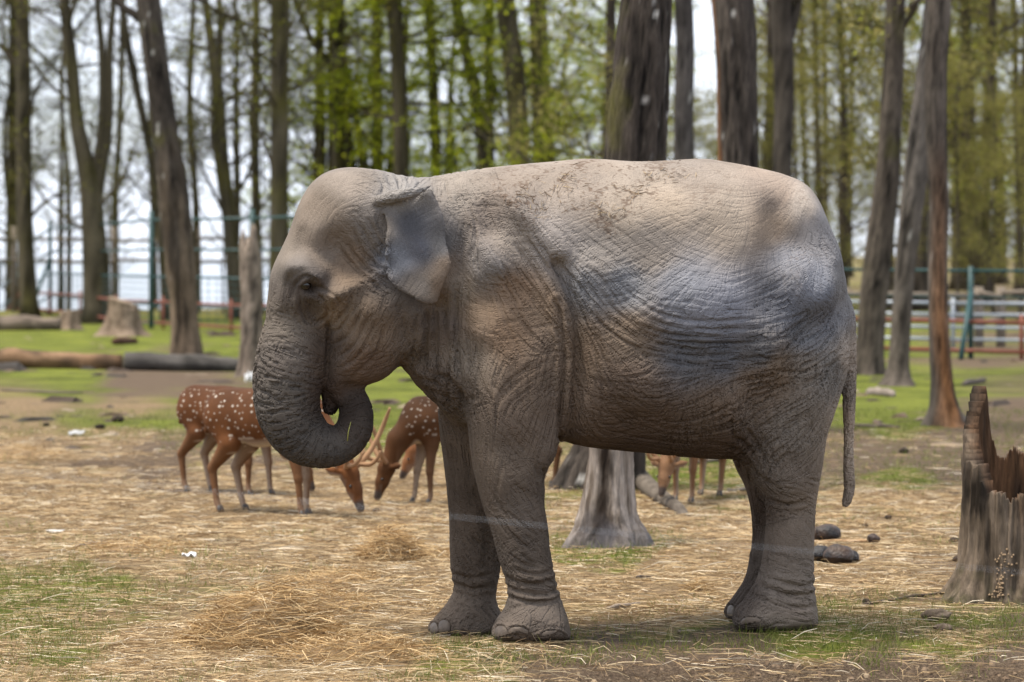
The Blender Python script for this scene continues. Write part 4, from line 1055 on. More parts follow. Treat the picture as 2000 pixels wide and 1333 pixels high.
def branchy(path, rad, r, n_limb, h0, limb_len, rise, n_br, n_tw, leaf_n, leaf_s, spray, droop=0.0, pal=None, clump=.32, tw_len=1.0):
    """limbs, branches, twigs and leaves growing from a trunk path. -> limb (V,F), twig (V,F), leaf V, leaf colours"""
    H = path[-1, 2] - path[0, 2]
    hz = path[:, 2] - path[0, 2]
    t = h0 + (1 - h0) * r.random(n_limb) ** 0.8
    p0 = np.column_stack([np.interp(t * H, hz, path[:, k]) for k in range(3)])
    rr = np.interp(t * H, hz, rad)
    az = r.uniform(0, 2 * pi, n_limb) ; el = np.radians(rise + r.normal(0, 12, n_limb))
    L = limb_len * (1.15 - .75 * t) * r.uniform(.6, 1.25, n_limb)
    segs = []
    d = np.column_stack([np.cos(az) * np.cos(el), np.sin(az) * np.cos(el), np.sin(el)])
    pts = [p0]; K = 4
    for k in range(K):
        dd = d + r.normal(0, .16, d.shape); dd[:, 2] += 0.06 * k - droop * k
        dd /= np.linalg.norm(dd, axis=1)[:, None]
        pts.append(pts[-1] + dd * (L / K)[:, None]); d = dd
    r0 = np.clip(rr * .28, .010, .06)
    LV, LF = [], []; off = 0
    for k in range(K):
        V, F = prisms(pts[k], pts[k + 1], r0 * (1 - k / K * .8) + .004, r0 * (1 - (k + 1) / K * .8) + .004, 5)
        LV.append(V); LF.append(F + off); off += len(V)
    pts = np.stack(pts, 1)
    # branches
    li = np.repeat(np.arange(n_limb), n_br); tt = r.uniform(.25, 1, len(li)) * K
    k0 = np.minimum(tt.astype(int), K - 1); f = (tt - k0)[:, None]
    b0 = pts[li, k0] * (1 - f) + pts[li, k0 + 1] * f
    bd = (pts[li, k0 + 1] - pts[li, k0]); bd /= np.linalg.norm(bd, axis=1)[:, None] + 1e-9
    bd = bd * .6 + r.normal(0, .55, bd.shape) * [1, 1, .45]; bd[:, 2] += .12 - droop
    bd /= np.linalg.norm(bd, axis=1)[:, None]
    bl = L[li] * r.uniform(.25, .55, len(li))
    b1 = b0 + bd * (bl * .5)[:, None]
    b2 = b1 + (bd + r.normal(0, .2, bd.shape)) * (bl * .5)[:, None]
    V, F = prisms(b0, b1, np.full(len(li), .012), np.full(len(li), .008), 3); TV = [V]; TF = [F]; to = len(V)
    V, F = prisms(b1, b2, np.full(len(li), .008), np.full(len(li), .005), 3); TV.append(V); TF.append(F + to); to += len(V)
    # twigs
    ti = np.repeat(np.arange(len(li)), n_tw); f = r.uniform(.15, 1, len(ti))[:, None]
    q = np.where(f < .5, b0[ti] + (b1 - b0)[ti] * f * 2, b1[ti] + (b2 - b1)[ti] * (f * 2 - 1))
    td = bd[ti] * .5 + r.normal(0, .6, (len(ti), 3)) * [1, 1, .55]; td /= np.linalg.norm(td, axis=1)[:, None]
    q2 = q + td * r.uniform(.25, .8, (len(ti), 1)) * tw_len
    V, F = prisms(q, q2, np.full(len(ti), .006), np.full(len(ti), .0035), 3); TV.append(V); TF.append(F + to); to += len(V)
    # leaves
    k = r.integers(0, len(ti), leaf_n); f = r.uniform(0, 1.1, (leaf_n, 1))
    c = q[k] + (q2 - q)[k] * f + r.normal(0, clump, (leaf_n, 3)) * [1, 1, .35 if spray else .9]
    a = r.uniform(0, 2 * pi, leaf_n)
    nrm = r.normal(0, 1, (leaf_n, 3)) * ([.55, .55, 1] if spray else [1, 1, 1]); nrm[:, 2] += 1.2 if spray else .2
    nrm /= np.linalg.norm(nrm, axis=1)[:, None]
    e1 = np.cross(nrm, np.column_stack([np.cos(a), np.sin(a), np.zeros(leaf_n)])); e1 /= np.linalg.norm(e1, axis=1)[:, None] + 1e-9
    e2 = np.cross(nrm, e1)
    s = leaf_s * r.uniform(.6, 1.35, (leaf_n, 1))
    LVv = np.stack([c - e1 * s, c - e2 * s * .6, c + e1 * s, c + e2 * s * .6], 1).reshape(-1, 3)
    lc = np.asarray(pal)[r.integers(0, len(pal), leaf_n)] * r.uniform(.7, 1.25, (leaf_n, 1))
    return (np.concatenate(LV), np.concatenate(LF)), (np.concatenate(TV), np.concatenate(TF)), LVv, np.repeat(lc, 4, 0)

leaf_mat = col_mat('spring_leaf', 0.6, 0.3, 0.5)
PAL_GREEN = [(.34, .40, .012), (.42, .47, .018), (.27, .33, .012), (.46, .48, .03), (.20, .26, .012)]
PAL_OLIVE = [(.25, .23, .05), (.31, .275, .075), (.19, .18, .045), (.34, .29, .10), (.24, .255, .04)]
PAL_BUD = [(.13, .12, .018), (.17, .15, .025), (.10, .09, .018), (.16, .175, .018)]

def build_tree(name, path, rad, seed, cols, label, group=None, crown=None, seg=12, step=0.5, flare=.5, forks=(), fiss=.08, moss=None, cat='tree', mat=None, spots=0.0, col_fn=None, flare_h=.4, extra_geo=None, jag=0.0, tone=.62):
    r = np.random.default_rng(seed)
    path, rad = resample(path, rad, step)
    V, F, T, ang, h, rid = trunk_geo(path, rad, seg, seed, fiss, flare, flare_h)
    org = np.array([path[0, 0], path[0, 1], 0.0]); org[2] = h1(org[0], org[1])
    nb = seg * len(path)
    q = V[:nb] * [1, 1, .35]
    t = np.clip(fbm(q, .35, 4, seed + 3) * 1.8 - .4, 0, 1)[:, None]
    c0, c1 = np.array(cols[0]), np.array(cols[1])
    C = c0 * (1 - t) + c1 * t
    C *= np.clip((rid - .52) * 3.6, .12, 1.7)[:, None] * tone
    c0 = c0 * tone; c1 = c1 * tone
    if jag:
        tw = sstep(h.max() - .5, h.max(), h)
        V[:nb, 2] += jag * tw * (vnoise(np.column_stack([np.cos(ang), np.sin(ang), 0 * ang]), .35, seed) - .6) * 2
        V[nb + 1, 2] -= jag
    if moss is not None:
        mh, mc = moss
        mm = np.clip((fbm(V[:nb], .5, 4, seed + 9) - .5) * 5 + mh, 0, 1)[:, None] * .85
        C = C * (1 - mm) + np.array(mc) * mm
    if spots:
        ss = np.clip((vnoise(V[:nb], .09, seed + 20) - (1 - spots)) * 30, 0, 1)[:, None]
        C = C * (1 - ss) + np.array([.40, .39, .37]) * ss
    if col_fn is not None:
        C = col_fn(C, V[:nb], ang, h, rid)
    mb = MB(); mb.add(V, F, T)
    Call = [C, C[:1], C[-1:]]
    if extra_geo is not None:
        V2, F2, T2, C2 = extra_geo
        mb.add(V2, F2, T2); Call.append(C2)
    root = bpy.data.objects.new(name, None); COL.objects.link(root); root.location = org
    tag(root, label, cat, group)
    if crown:
        (lv, lf), (tv, tf), leafV, leafC = branchy(path, rad, r, **crown)
        mb.add(lv, lf); t2 = fbm(lv * [1, 1, .5], .4, 2, seed)[:, None]; Call.append(c0 * (1 - t2) + c1 * t2)
    mb.v = [v - org for v in mb.v]
    me = mb.mesh('trunk', mat or bark); add_col(me, 'Col', np.concatenate(Call))
    tr_ = link('trunk', me, root)
    for fp, fr in forks:
        V2, F2, T2 = tube(fp, fr, 10)
        t2 = fbm(V2 * [1, 1, .4], .35, 3, seed)[:, None]
        lm = mesh_np('limb', V2 - org, [F2, T2], mat or bark); add_col(lm, 'Col', c0 * (1 - t2) + c1 * t2)
        link('limb', lm, tr_)
    if crown:
        cb = MB(); cb.add(tv - org, tf); cb.add(leafV - org, np.arange(len(leafV)).reshape(-1, 4))
        cme = cb.mesh('crown', leaf_mat, smooth=False)
        add_col(cme, 'Col', np.concatenate([np.tile(np.array([.045, .036, .022]), (len(tv), 1)), leafC]))
        link('crown', cme, root)
    return root

GREYBARK = ((.085, .068, .055), (.17, .145, .125))
BROWNBARK = ((.08, .064, .052), (.17, .14, .115))
DARKBARK = ((.045, .036, .030), (.12, .10, .085))
MOSS = (.085, .080, .022)

# ---- named trunks near the elephant -------------------------------------------------------
HIGH = dict(n_limb=12, h0=.72, limb_len=3.2, rise=40, n_br=5, n_tw=4, leaf_n=1500, leaf_s=.05, spray=False, pal=PAL_BUD)
def Yof(v): return Yg(v)

# leaning dead snag by the log
def c_snag(C, V, ang, h, rid):
    w = np.clip(1 - (h - .2) / 4.2 + (fbm(V * [1, 1, .3], .6, 3, 77) - .5) * 1.4, 0, 1)[:, None]
    bare = np.array([.21, .155, .11]) * np.clip((fbm(V * [1, 1, .10], .10, 4, 78) - .25) * 2.2, .15, 1.5)[:, None]
    return C * (1 - w) + bare * w
Yt = Yof(697)
pt, rd = px_path([(364, 697, 62), (362, 640, 52), (352, 520, 58), (340, 400, 60), (328, 300, 52), (312, 180, 46), (300, 80, 46), (290, 0, 46), (282, -90, 42)], Yt, extra=2.5)
fk = px_path([(288, 45, 24), (262, 28, 18), (235, 10, 14), (200, -30, 10)], Yt, base_on_ground=False)
build_tree('dead_tree', pt, rd, 3, DARKBARK, 'leaning grey-brown dead trunk rising behind the joint of two logs', seg=44, step=.08, flare=.25, forks=[fk], fiss=.14, moss=(-.75, MOSS), spots=.14, col_fn=c_snag, crown=dict(HIGH, n_limb=5, leaf_n=200))
# broken pole beside the elephant's trunk
pt, rd = px_path([(488, 742, 58), (488, 715, 42), (492, 640, 42), (490, 560, 40), (488, 490, 38), (487, 458, 30), (486, 450, 22)], Yof(738))
build_tree('broken_snag', pt, rd, 8, ((.15, .115, .09), (.30, .245, .20)), 'short weathered grey snag with a broken flat top beside the dark log', cat='snag', jag=.35, tone=.8, seg=24, step=.07, flare=.5, flare_h=.25, fiss=.16, mat=deadwood)
# big tree behind the back
def c_lich(C, V, ang, h, rid):
    s = np.clip((fbm(V, .13, 3, 91) - .70) * 12, 0, 1)[:, None] * (h > .8)[:, None]
    return C * (1 - s) + np.array([.28, .27, .26]) * s
pt, rd = px_path([(1172, 968, 168), (1178, 930, 150), (1190, 870, 132), (1205, 700, 122), (1222, 500, 116), (1240, 300, 112), (1250, 170, 104), (1258, 60, 98), (1264, -20, 92), (1268, -120, 88)], Yof(955), extra=3)
build_tree('mossy_tree', pt, rd, 12, DARKBARK, 'thick dark mossy trunk with pale lichen spots behind the middle of the back', seg=84, step=.05, flare=.45, flare_h=.22, fiss=.16, moss=(-.55, MOSS), spots=.10, col_fn=c_lich, crown=HIGH)
pt, rd = px_path([(1336, 760, 56), (1336, 600, 46), (1335, 400, 40), (1336, 200, 38), (1338, 80, 36), (1333, -60, 34)], Yof(748), extra=3)
build_tree('slim_tree', pt, rd, 13, ((.06, .052, .05), (.13, .115, .11)), 'slim blackish trunk just right of the mossy lichen-spotted trunk', seg=20, step=.12, flare=.4, fiss=.10, spots=.07, crown=dict(HIGH, leaf_n=600))
def c_strip(C, V, ang, h, rid):
    w = np.clip(1 - np.abs(((ang + pi * .93 + pi) % (2 * pi)) - pi) / .42 + (fbm(V * [1, 1, .3], .5, 3, 37) - .5) * 1.2, 0, 1)[:, None]
    return C * (1 - w) + np.array([.24, .115, .055]) * w
pt, rd = px_path([(1440, 850, 110), (1441, 780, 88), (1442, 600, 80), (1441, 330, 74), (1440, 200, 74), (1438, 90, 76), (1430, -10, 76), (1425, -120, 70)], Yof(842), extra=3)
build_tree('scarred_tree', pt, rd, 14, DARKBARK, 'stout dark trunk with a rusty torn strip down one edge above the rump', seg=72, step=.06, flare=.4, fiss=.15, moss=(-.9, MOSS), spots=.10, col_fn=c_strip, crown=HIGH)
pt, rd = px_path([(1530, 700, 48), (1528, 600, 40), (1528, 340, 36), (1532, 200, 36), (1530, 80, 40), (1524, -60, 44)], Yof(690), extra=3)
fk = px_path([(1536, 90, 22), (1556, 20, 17), (1560, -60, 15)], Yof(690), base_on_ground=False)
build_tree('forked_tree', pt, rd, 15, DARKBARK, 'dark upright trunk splitting in two just behind the rump', seg=18, step=.2, flare=.4, forks=[fk], fiss=.1, crown=dict(HIGH, h0=.6, leaf_n=2500, pal=PAL_OLIVE))
pt, rd = px_path([(1697, 737, 66), (1699, 700, 54), (1708, 560, 52), (1722, 440, 50), (1735, 330, 46), (1742, 200, 42), (1748, 60, 40), (1750, -80, 36)], Yof(733), extra=3)
def c_pale(C, V, ang, h, rid):
    w = np.clip(1.2 - h / 3.2 + (fbm(V, .6, 3, 57) - .5), 0, 1)[:, None] * .75
    return C * (1 - w) + np.array([.088, .072, .058]) * np.clip((rid - .5) * 3.4, .2, 1.6)[:, None] * w
build_tree('smooth_tree', pt, rd, 16, BROWNBARK, 'tall smooth brown trunk standing first beyond the hanging tail', seg=26, step=.12, flare=.6, flare_h=.3, fiss=.08, moss=(-.9, MOSS), col_fn=c_pale, crown=dict(HIGH, h0=.5, leaf_n=2500, pal=PAL_OLIVE))
pt, rd = px_path([(1754, 757, 76), (1755, 738, 46), (1757, 680, 38), (1766, 540, 38), (1778, 430, 42), (1790, 320, 44), (1803, 190, 38), (1816, 60, 32), (1824, -60, 28)], Yof(755), extra=2.5)
build_tree('leaning_tree', pt, rd, 17, ((.07, .06, .055), (.20, .175, .155)), 'leaning grey trunk with a pale barked foot in front of the red pipe rails', seg=24, step=.12, flare=.7, flare_h=.22, fiss=.10, spots=.10, col_fn=c_pale, crown=dict(HIGH, leaf_n=800))
def c_orange(C, V, ang, h, rid):
    w = np.clip(1.05 - np.abs(((ang + pi * .45 + pi) % (2 * pi)) - pi) / 1.0 + (fbm(V * [1, 1, .2], .3, 4, 67) - .5) * 2.0, 0, 1) * np.clip(1.3 - h / 2.6, 0, 1)
    w = w[:, None]
    return C * (1 - w) + np.array([.22, .105, .045]) * np.clip((rid - .5) * 3.2, .1, 1.5)[:, None] * w
pt, rd = px_path([(1848, 838, 84), (1846, 812, 60), (1842, 760, 46), (1834, 640, 38), (1832, 500, 36), (1834, 400, 36), (1830, 280, 40), (1828, 150, 42), (1832, 40, 44), (1836, -80, 40)], Yof(833), extra=3)
rt = np.array([G(1860, 826) + [0, 0, .08], G(1890, 832) + [0, 0, .04], G(1920, 840) + [0, 0, .0], G(1950, 846) - [0, 0, .05]])
build_tree('peeling_tree', pt, rd, 18, ((.10, .08, .065), (.21, .18, .15)), 'slim trunk with bark peeled to bright orange wood near its root', seg=26, step=.09, flare=.8, flare_h=.2, fiss=.12, spots=.08, col_fn=c_orange, forks=[(catmull(rt, 6), np.linspace(.07, .03, 19))], crown=HIGH)

# ---- stumps -------------------------------------------------------------------------------
def wood_cols(V, seed, c0, c1, dark, dk_amt=.6, zs=.06, sc=.05):
    t = np.clip(fbm(V * [1, 1, zs], sc, 4, seed) * 2 - .5, 0, 1)[:, None]
    C = np.array(c0) * (1 - t) + np.array(c1) * t
    k = np.clip((fbm(V * [1, 1, .3], .14, 4, seed + 5) - (1 - dk_amt * .55)) * 8, 0, 1)[:, None]
    return C * (1 - k) + np.array(dark) * k
# weathered pale stump under the belly
Ys = Yof(1066)
pt, rd = px_path([(1188, 1066, 152), (1188, 1050, 134), (1187, 1020, 112), (1188, 980, 98), (1190, 920, 90), (1193, 880, 86), (1194, 800, 82), (1194, 745, 78), (1194, 735, 60)], Ys)
def c_stump(C, V, ang, h, rid):
    C = wood_cols(V, 31, (.11, .085, .065), (.38, .33, .295), (.04, .03, .024), .5, .05, .03)
    a = ((ang + pi / 2 + .28 + pi) % (2 * pi)) - pi
    sc_ = np.clip(1.3 - np.abs(a) / (.46 + .14 * np.sin(h * 9)) + (fbm(V, .1, 3, 33) - .5) * 1.5, 0, 1) * np.clip((h - .10) * 8, 0, 1)
    C = C * (1 - sc_[:, None]) + np.array([.022, .015, .011]) * sc_[:, None]
    blu = np.clip(1.1 - h / .30 + (fbm(V * [1, 1, .25], .09, 3, 35) - .5) * 2.2, 0, 1)[:, None] * .8
    return C * (1 - blu) + np.array([.075, .072, .08]) * blu
build_tree('tree_stump', pt, rd, 19, ((.3, .25, .2), (.5, .44, .4)), 'pale weathered stump with a black rotten gash seen below the belly', cat='stump', seg=120, step=.02, flare=.75, flare_h=.16, fiss=.17, mat=deadwood, col_fn=c_stump)

# jagged hollow stump at the edge
def jagged():
    Yj = Yof(1172); k = Yj / FPX
    cx, base = (1978 - 1000) * k, h1((1978 - 1000) * k, Yj)
    seg, rows = 200, 110
    th = np.linspace(-pi, pi, seg, endpoint=False)
    # camera faces -Y: th=-pi/2 front, th=pi left
    a = np.degrees(th)
    prof = np.array([(-180, 318), (-172, 312), (-165, 285), (-150, 255), (-140, 262), (-128, 215), (-118, 205), (-112, 215), (-95, 195), (-80, 210), (-60, 150), (-40, 170), (-20, 240), (0, 300), (20, 365), (38, 330), (50, 270), (75, 290), (90, 265), (104, 270), (114, 310), (122, 372), (128, 408), (134, 402), (141, 372), (150, 352), (165, 330), (180, 312)])
    top = np.interp(a, prof[:, 0], prof[:, 1]) * k + (np.random.default_rng(4).random(seg) - .5) * .05
    V = []; C = []
    t = np.linspace(0, 1, rows)
    H = t[None, :] * (top[:, None] + .10) - .10
    A = np.repeat(th[:, None], rows, 1)
    rr = .235 + .165 * np.exp(-np.maximum(H, 0) / .13) * (.55 + .45 * np.cos(5 * A + .6)) + .035 * np.exp(-H / .5)
    q = np.column_stack([np.cos(A).ravel() * 1.6, np.sin(A).ravel() * 1.6, H.ravel() * .5])
    rid = (1 - np.abs(2 * fbm(q, .35, 4, 71) - 1)).reshape(A.shape)
    rid2 = (1 - np.abs(2 * fbm(q * [1, 1, .5], .10, 3, 72) - 1)).reshape(A.shape)
    iso = fbm(np.column_stack([np.cos(A).ravel() * .23, np.sin(A).ravel() * .23, H.ravel() * .22]), .05, 4, 79).reshape(A.shape)
    rr = rr * (1 + .26 * (rid - .7) + .16 * (rid2 - .7)) + (iso - .5) * .035 + (fbm(np.column_stack([np.cos(A).ravel(), np.sin(A).ravel(), H.ravel() * .7]), .8, 3, 73).reshape(A.shape) - .5) * .10
    out = np.stack([cx + rr * np.cos(A) , Yj + .1 + rr * np.sin(A), base + H], -1)
    Hi = top[:, None] * (.30 + .70 * t[None, :])
    ri = np.minimum((.150 + .045 * fbm(np.column_stack([np.cos(A).ravel() * 3, np.sin(A).ravel() * 3, Hi.ravel() * 2]), .4, 3, 75).reshape(A.shape)), .8 * rr.min(1)[:, None])
    inn = np.stack([cx + ri * np.cos(A), Yj + .1 + ri * np.sin(A), base + Hi], -1)
    idx = np.arange(seg * rows).reshape(seg, rows); nx_ = np.roll(idx, -1, 0)
    F1 = np.stack([idx[:, :-1], nx_[:, :-1], nx_[:, 1:], idx[:, 1:]], -1).reshape(-1, 4)
    o = seg * rows
    F2 = np.stack([idx[:, :-1], idx[:, 1:], nx_[:, 1:], nx_[:, :-1]], -1).reshape(-1, 4) + o
    F3 = np.stack([idx[:, -1], nx_[:, -1], nx_[:, -1] + o, idx[:, -1] + o], -1)
    Vv = np.concatenate([out.reshape(-1, 3), inn.reshape(-1, 3)])
    Cc = wood_cols(out.reshape(-1, 3), 81, (.06, .046, .034), (.20, .155, .115), (.025, .019, .014), .8, .12, .035)
    hh = H.ravel()
    am = A.ravel()
    red = np.clip(1.2 - np.abs(am + pi * .36) / .35 + (fbm(out.reshape(-1, 3) * [1, 1, .3], .12, 3, 83) - .5) * 1.5, 0, 1) * np.clip((hh - .30) * 5, 0, 1)
    Cc = Cc * (1 - red[:, None] * .4) + np.array([.22, .115, .055]) * red[:, None] * .4
    mo = np.clip(1.0 - hh / .16 + (fbm(out.reshape(-1, 3), .1, 3, 85) - .6) * 4, 0, 1)[:, None] * .6
    Cc = Cc * (1 - mo) + np.array([.05, .05, .018]) * mo
    Ci = wood_cols(inn.reshape(-1, 3), 87, (.05, .03, .018), (.16, .085, .045), (.02, .013, .01), .8, .15, .05)
    org = np.array([cx, Yj + .1, base])
    me = mesh_np('jagged_stump', Vv - org, np.concatenate([F1, F2, F3]), deadwood); add_col(me, 'Col', np.concatenate([Cc, Ci]))
    o = link('jagged_stump', me, loc=org)
    tag(o, 'tall hollow broken stump with jagged splintered top at the ditch edge', 'stump')
    # small bracket fungi on its foot
    r = np.random.default_rng(9)
    mb = MB()
    for i in range(60):
        aa = -pi * .60 + r.normal(0, .10); z = .04 + r.random() ** 1.4 * .27; aa += (z - .1) * .5
        j = int((aa + pi) / (2 * pi) * seg) % seg; ki = int(np.argmin(np.abs(H[j] - z)))
        pp = out[j, ki] - org
        nrm = np.array([cos(aa), sin(aa), 0])
        s = r.uniform(.004, .009)
        tt = np.linspace(0, 2 * pi, 7, endpoint=False)
        ring = np.array([pp + nrm * (cos(x_) * s * .9 + .006) + np.array([-nrm[1], nrm[0], 0]) * sin(x_) * s + [0, 0, -.002] for x_ in tt])
        mb.add(np.vstack([ring, [pp + nrm * .006 + [0, 0, .005]], ring + [0, 0, -.004]]), [[q_, q_ + 8, (q_ + 1) % 7 + 8, (q_ + 1) % 7] for q_ in range(7)], [[q_, (q_ + 1) % 7, 7] for q_ in range(7)])
    f = link('bracket_fungus', mb.mesh('bracket_fungus', flat_mat('fungus', (.24, .17, .105), .8, .2)), o)
    f['kind'] = 'stuff'; f['label'] = 'many small pale bracket fungi clustered on the foot of the stump'
jagged()

def round_stump(u, v, w, h, seed, label, notch):
    Yq = Yof(v); k = Yq / FPX
    pt, rd = px_path([(u, v, w * 1.25), (u, v - h * .2, w * 1.0), (u + 1, v - h * .55, w * .9), (u + 1, v - h * .97, w * .86)], Yq)
    path, rad = resample(pt, rd, .05)
    V, F, T, ang, hh, rid = trunk_geo(path, rad, 48, seed, .2, .95, .26)
    # slanting saw cut
    top = path[-1, 2]; m_ = V[:, 2] > top - .16
    V[m_, 2] += notch * (V[m_, 0] - path[-1, 0]) * 1.0
    C = wood_cols(V, seed, (.12, .085, .06), (.27, .205, .15), (.04, .028, .02), .6)
    C[-1] = (.45, .36, .26)
    org = np.array([path[0, 0], path[0, 1], h1(path[0, 0], path[0, 1])])
    me = mesh_np('cut_stump', V - org, [F, T], deadwood); add_col(me, 'Col', C)
    tag(link('cut_stump', me, loc=org), label, 'stump')
round_stump(240, 658, 66, 72, 41, 'wide cut stump with a slanted pale top in front of the fence', -.35)
round_stump(137, 645, 38, 40, 42, 'small dark cut stump next to the log end near the fence', .1)

# root running out from the mossy tree
rp_ = np.array([G(1236, 945) + [0, 0, .10], G(1262, 962) + [0, 0, .06], G(1295, 982) + [0, 0, .03], G(1325, 998) + [0, 0, .01], G(1345, 1008) - [0, 0, .05]])
cr_ = catmull(rp_, 8)
V, F, T, ang, hh, rid = trunk_geo(cr_[::1], np.linspace(.08, .03, len(cr_)), 16, 6, .2)
me = mesh_np('fallen_branch', V, [F, T], deadwood); add_col(me, 'Col', wood_cols(V, 51, (.06, .048, .038), (.16, .135, .11), (.05, .045, .02), .6))
tag(link('fallen_branch', me), 'thick grey mossy branch lying on the ground behind the pale stump', 'branch')

def log(pts, Y, seed, c0, c1, dark, label, extra=None, name='fallen_log'):
    p_ = catmull(np.array([[*P(u, v, Y), w * .5 * Y / FPX] for u, v, w in pts]), 10)
    path, rad = resample(p_[:, :3], p_[:, 3], .12)
    path[:, 2] = np.array([h1(a, b_) for a, b_ in path[:, :2]]) + rad * .85 + (path[:, 2] - path[:, 2].mean()) * .2
    V, F, T = tube(path, rad, 28)
    cc_ = np.vstack([np.repeat(path, 28, 0), path[:1], path[-1:]])
    V = cc_ + (V - cc_) * (1 + .55 * (fbm(V, .7, 3, seed) - .5) + .45 * (fbm(V * [.5, 1, 1], .16, 3, seed + 1) - .5))[:, None]
    C = wood_cols(V * [.06, 1, 1], seed, c0, c1, dark, .8, 1.0, .06)
    C = .35 * C + .65 * wood_cols(V * [.6, 1, 1], seed + 2, c0, c1, dark, 1.0, 1, .3)
    me = mesh_np(name, V, [F, T], deadwood); add_col(me, 'Col', C)
    tag(link(name, me), label, 'log')
Yl = Yof(722)
log([(-120, 695, 40), (0, 700, 40), (120, 704, 36), (238, 706, 34)], Yl, 61, (.15, .085, .045), (.30, .19, .115), (.035, .026, .02), 'long orange-brown barkless log lying on the grass')
log([(243, 703, 36), (300, 708, 37), (400, 716, 36), (474, 722, 30)], Yl - .15, 62, (.05, .045, .041), (.125, .115, .105), (.022, .02, .018), 'charred dark grey log lying end to end with a brown one')
log([(-80, 633, 34), (0, 633, 33), (60, 634, 28), (118, 636, 26)], Yof(648), 63, (.13, .10, .08), (.27, .215, .17), (.05, .04, .03), 'short brown log lying along the foot of the green fence')

# ---- woods behind the fence ---------------------------------------------------------------
BARE = dict(n_limb=26, h0=.10, limb_len=4.6, rise=34, n_br=7, n_tw=5, leaf_n=4800, leaf_s=.056, spray=True, pal=PAL_BUD, clump=.24, tw_len=1.1)
GREEN = dict(n_limb=30, h0=.06, limb_len=4.6, rise=10, n_br=8, n_tw=4, leaf_n=11000, leaf_s=.070, spray=True, pal=PAL_GREEN, clump=.24)
OLIVE = dict(n_limb=30, h0=.06, limb_len=4.6, rise=26, n_br=8, n_tw=5, leaf_n=9000, leaf_s=.060, spray=False, pal=PAL_OLIVE, clump=.30)
FARBARK = ((.075, .062, .042), (.15, .125, .085))
LB = 'bare budding tree with grey-brown trunk beyond the tall green fence'
LG = 'tree with fresh bright green layered leaves standing in the wood behind'
LO = 'tree with thin olive spring leaves standing in the wood beyond the rails'
far = [
    ('B', 92, [(58, 650, 34), (48, 430, 32), (46, 200, 30), (44, 0, 28)], [], LB),
    ('B', 86, [(192, 655, 54), (184, 470, 46), (174, 350, 40), (152, 250, 28), (140, 120, 24), (126, 0, 20)], [[(180, 370, 22), (198, 260, 18), (200, 120, 15), (190, 0, 12)], [(186, 400, 20), (212, 250, 16), (214, 100, 14), (222, 0, 12)]], 'bare tree beyond the fence whose thick trunk divides into three stems'),
    ('B', 88, [(326, 655, 18), (312, 410, 16), (290, 280, 16), (262, 150, 15), (240, 20, 13)], [], 'thin bare tree leaning against the light behind the dead trunk'),
    ('B', 90, [(462, 660, 30), (450, 450, 27), (432, 300, 28), (424, 165, 24), (406, 40, 15), (398, -40, 12)], [[(426, 180, 16), (430, 80, 13), (428, -20, 11)]], 'bare tree forking high above the broken snag'),
    ('B', 100, [(506, 650, 20), (500, 400, 18), (498, 250, 17), (500, 60, 14)], [], LB),
    ('B', 84, [(548, 660, 42), (545, 480, 36), (546, 250, 35), (545, 0, 33)], [], LB),
    ('B', 104, [(690, 640, 22), (686, 330, 20), (668, 200, 18), (640, 120, 15), (600, 60, 12)], [], LB),
    ('B', 112, [(20, 640, 10), (22, 480, 9), (8, 260, 8), (34, 100, 7), (40, -20, 6)], [], LB),
    ('B', 110, [(226, 640, 14), (222, 430, 12), (234, 250, 11), (240, 0, 10)], [], LB),
    ('B', 106, [(385, 640, 16), (384, 420, 13), (370, 200, 12), (378, 0, 10)], [], LB),
    ('G', 95, [(788, 650, 34), (786, 400, 30), (780, 150, 28), (766, 0, 26)], [], LG),
    ('G', 105, [(856, 640, 24), (852, 330, 22), (846, 150, 20), (838, 0, 19)], [], LG),
    ('G', 98, [(950, 650, 30), (946, 340, 26), (930, 185, 24), (906, 85, 22), (890, -10, 20)], [], LG),
    ('G', 92, [(1018, 650, 48), (1015, 330, 42), (1006, 150, 40), (986, -10, 38)], [], LG),
    ('G', 115, [(1056, 640, 20), (1055, 330, 18), (1060, 0, 16)], [], LG),
    ('G', 118, [(725, 640, 20), (715, 400, 18), (680, 150, 16), (640, 0, 12)], [], LG),
    ('O', 96, [(1598, 660, 18), (1598, 330, 14), (1590, 0, 12)], [], LO),
    ('O', 100, [(1646, 650, 18), (1648, 250, 15), (1640, 0, 13)], [], LO),
    ('O', 84, [(1796, 690, 34), (1800, 450, 28), (1816, 150, 24), (1820, 0, 22)], [], LO),
    ('O', 90, [(1908, 650, 28), (1900, 400, 24), (1893, 200, 22), (1884, 0, 20)], [], LO),
    ('O', 88, [(1926, 650, 24), (1926, 400, 20), (1932, 200, 18), (1940, 0, 14)], [], LO),
    ('O', 96, [(1990, 650, 16), (1990, 400, 14), (1984, 150, 12), (1980, 0, 10)], [], LO),
]
CR = {'B': BARE, 'G': GREEN, 'O': OLIVE}
GRP = {'B': 'bare trees beyond the green fence', 'G': 'green leafed trees in the wood', 'O': 'olive leafed trees in the wood'}
NAMES = {'B': 'bare_tree', 'G': 'green_tree', 'O': 'olive_tree'}
made = {'B': [], 'G': [], 'O': []}
for i, (kd, Yf, pts, fks, lab) in enumerate(far):
    pt, rd = px_path(pts, Yf, extra=7.0)
    fl = [px_path(f, Yf, base_on_ground=False, extra=5.0) for f in fks]
    shared = lab in (LB, LG, LO)
    o = build_tree(NAMES[kd], pt, rd, 100 + i, FARBARK if kd != 'O' else ((.07, .055, .045), (.15, .12, .095)), lab, GRP[kd] if shared else None, CR[kd], seg=12, step=.6, flare=.5, forks=fl, moss=(-.15, (.095, .085, .022)) if kd != 'O' else (-.6, MOSS))
    if shared: made[kd].append(o)

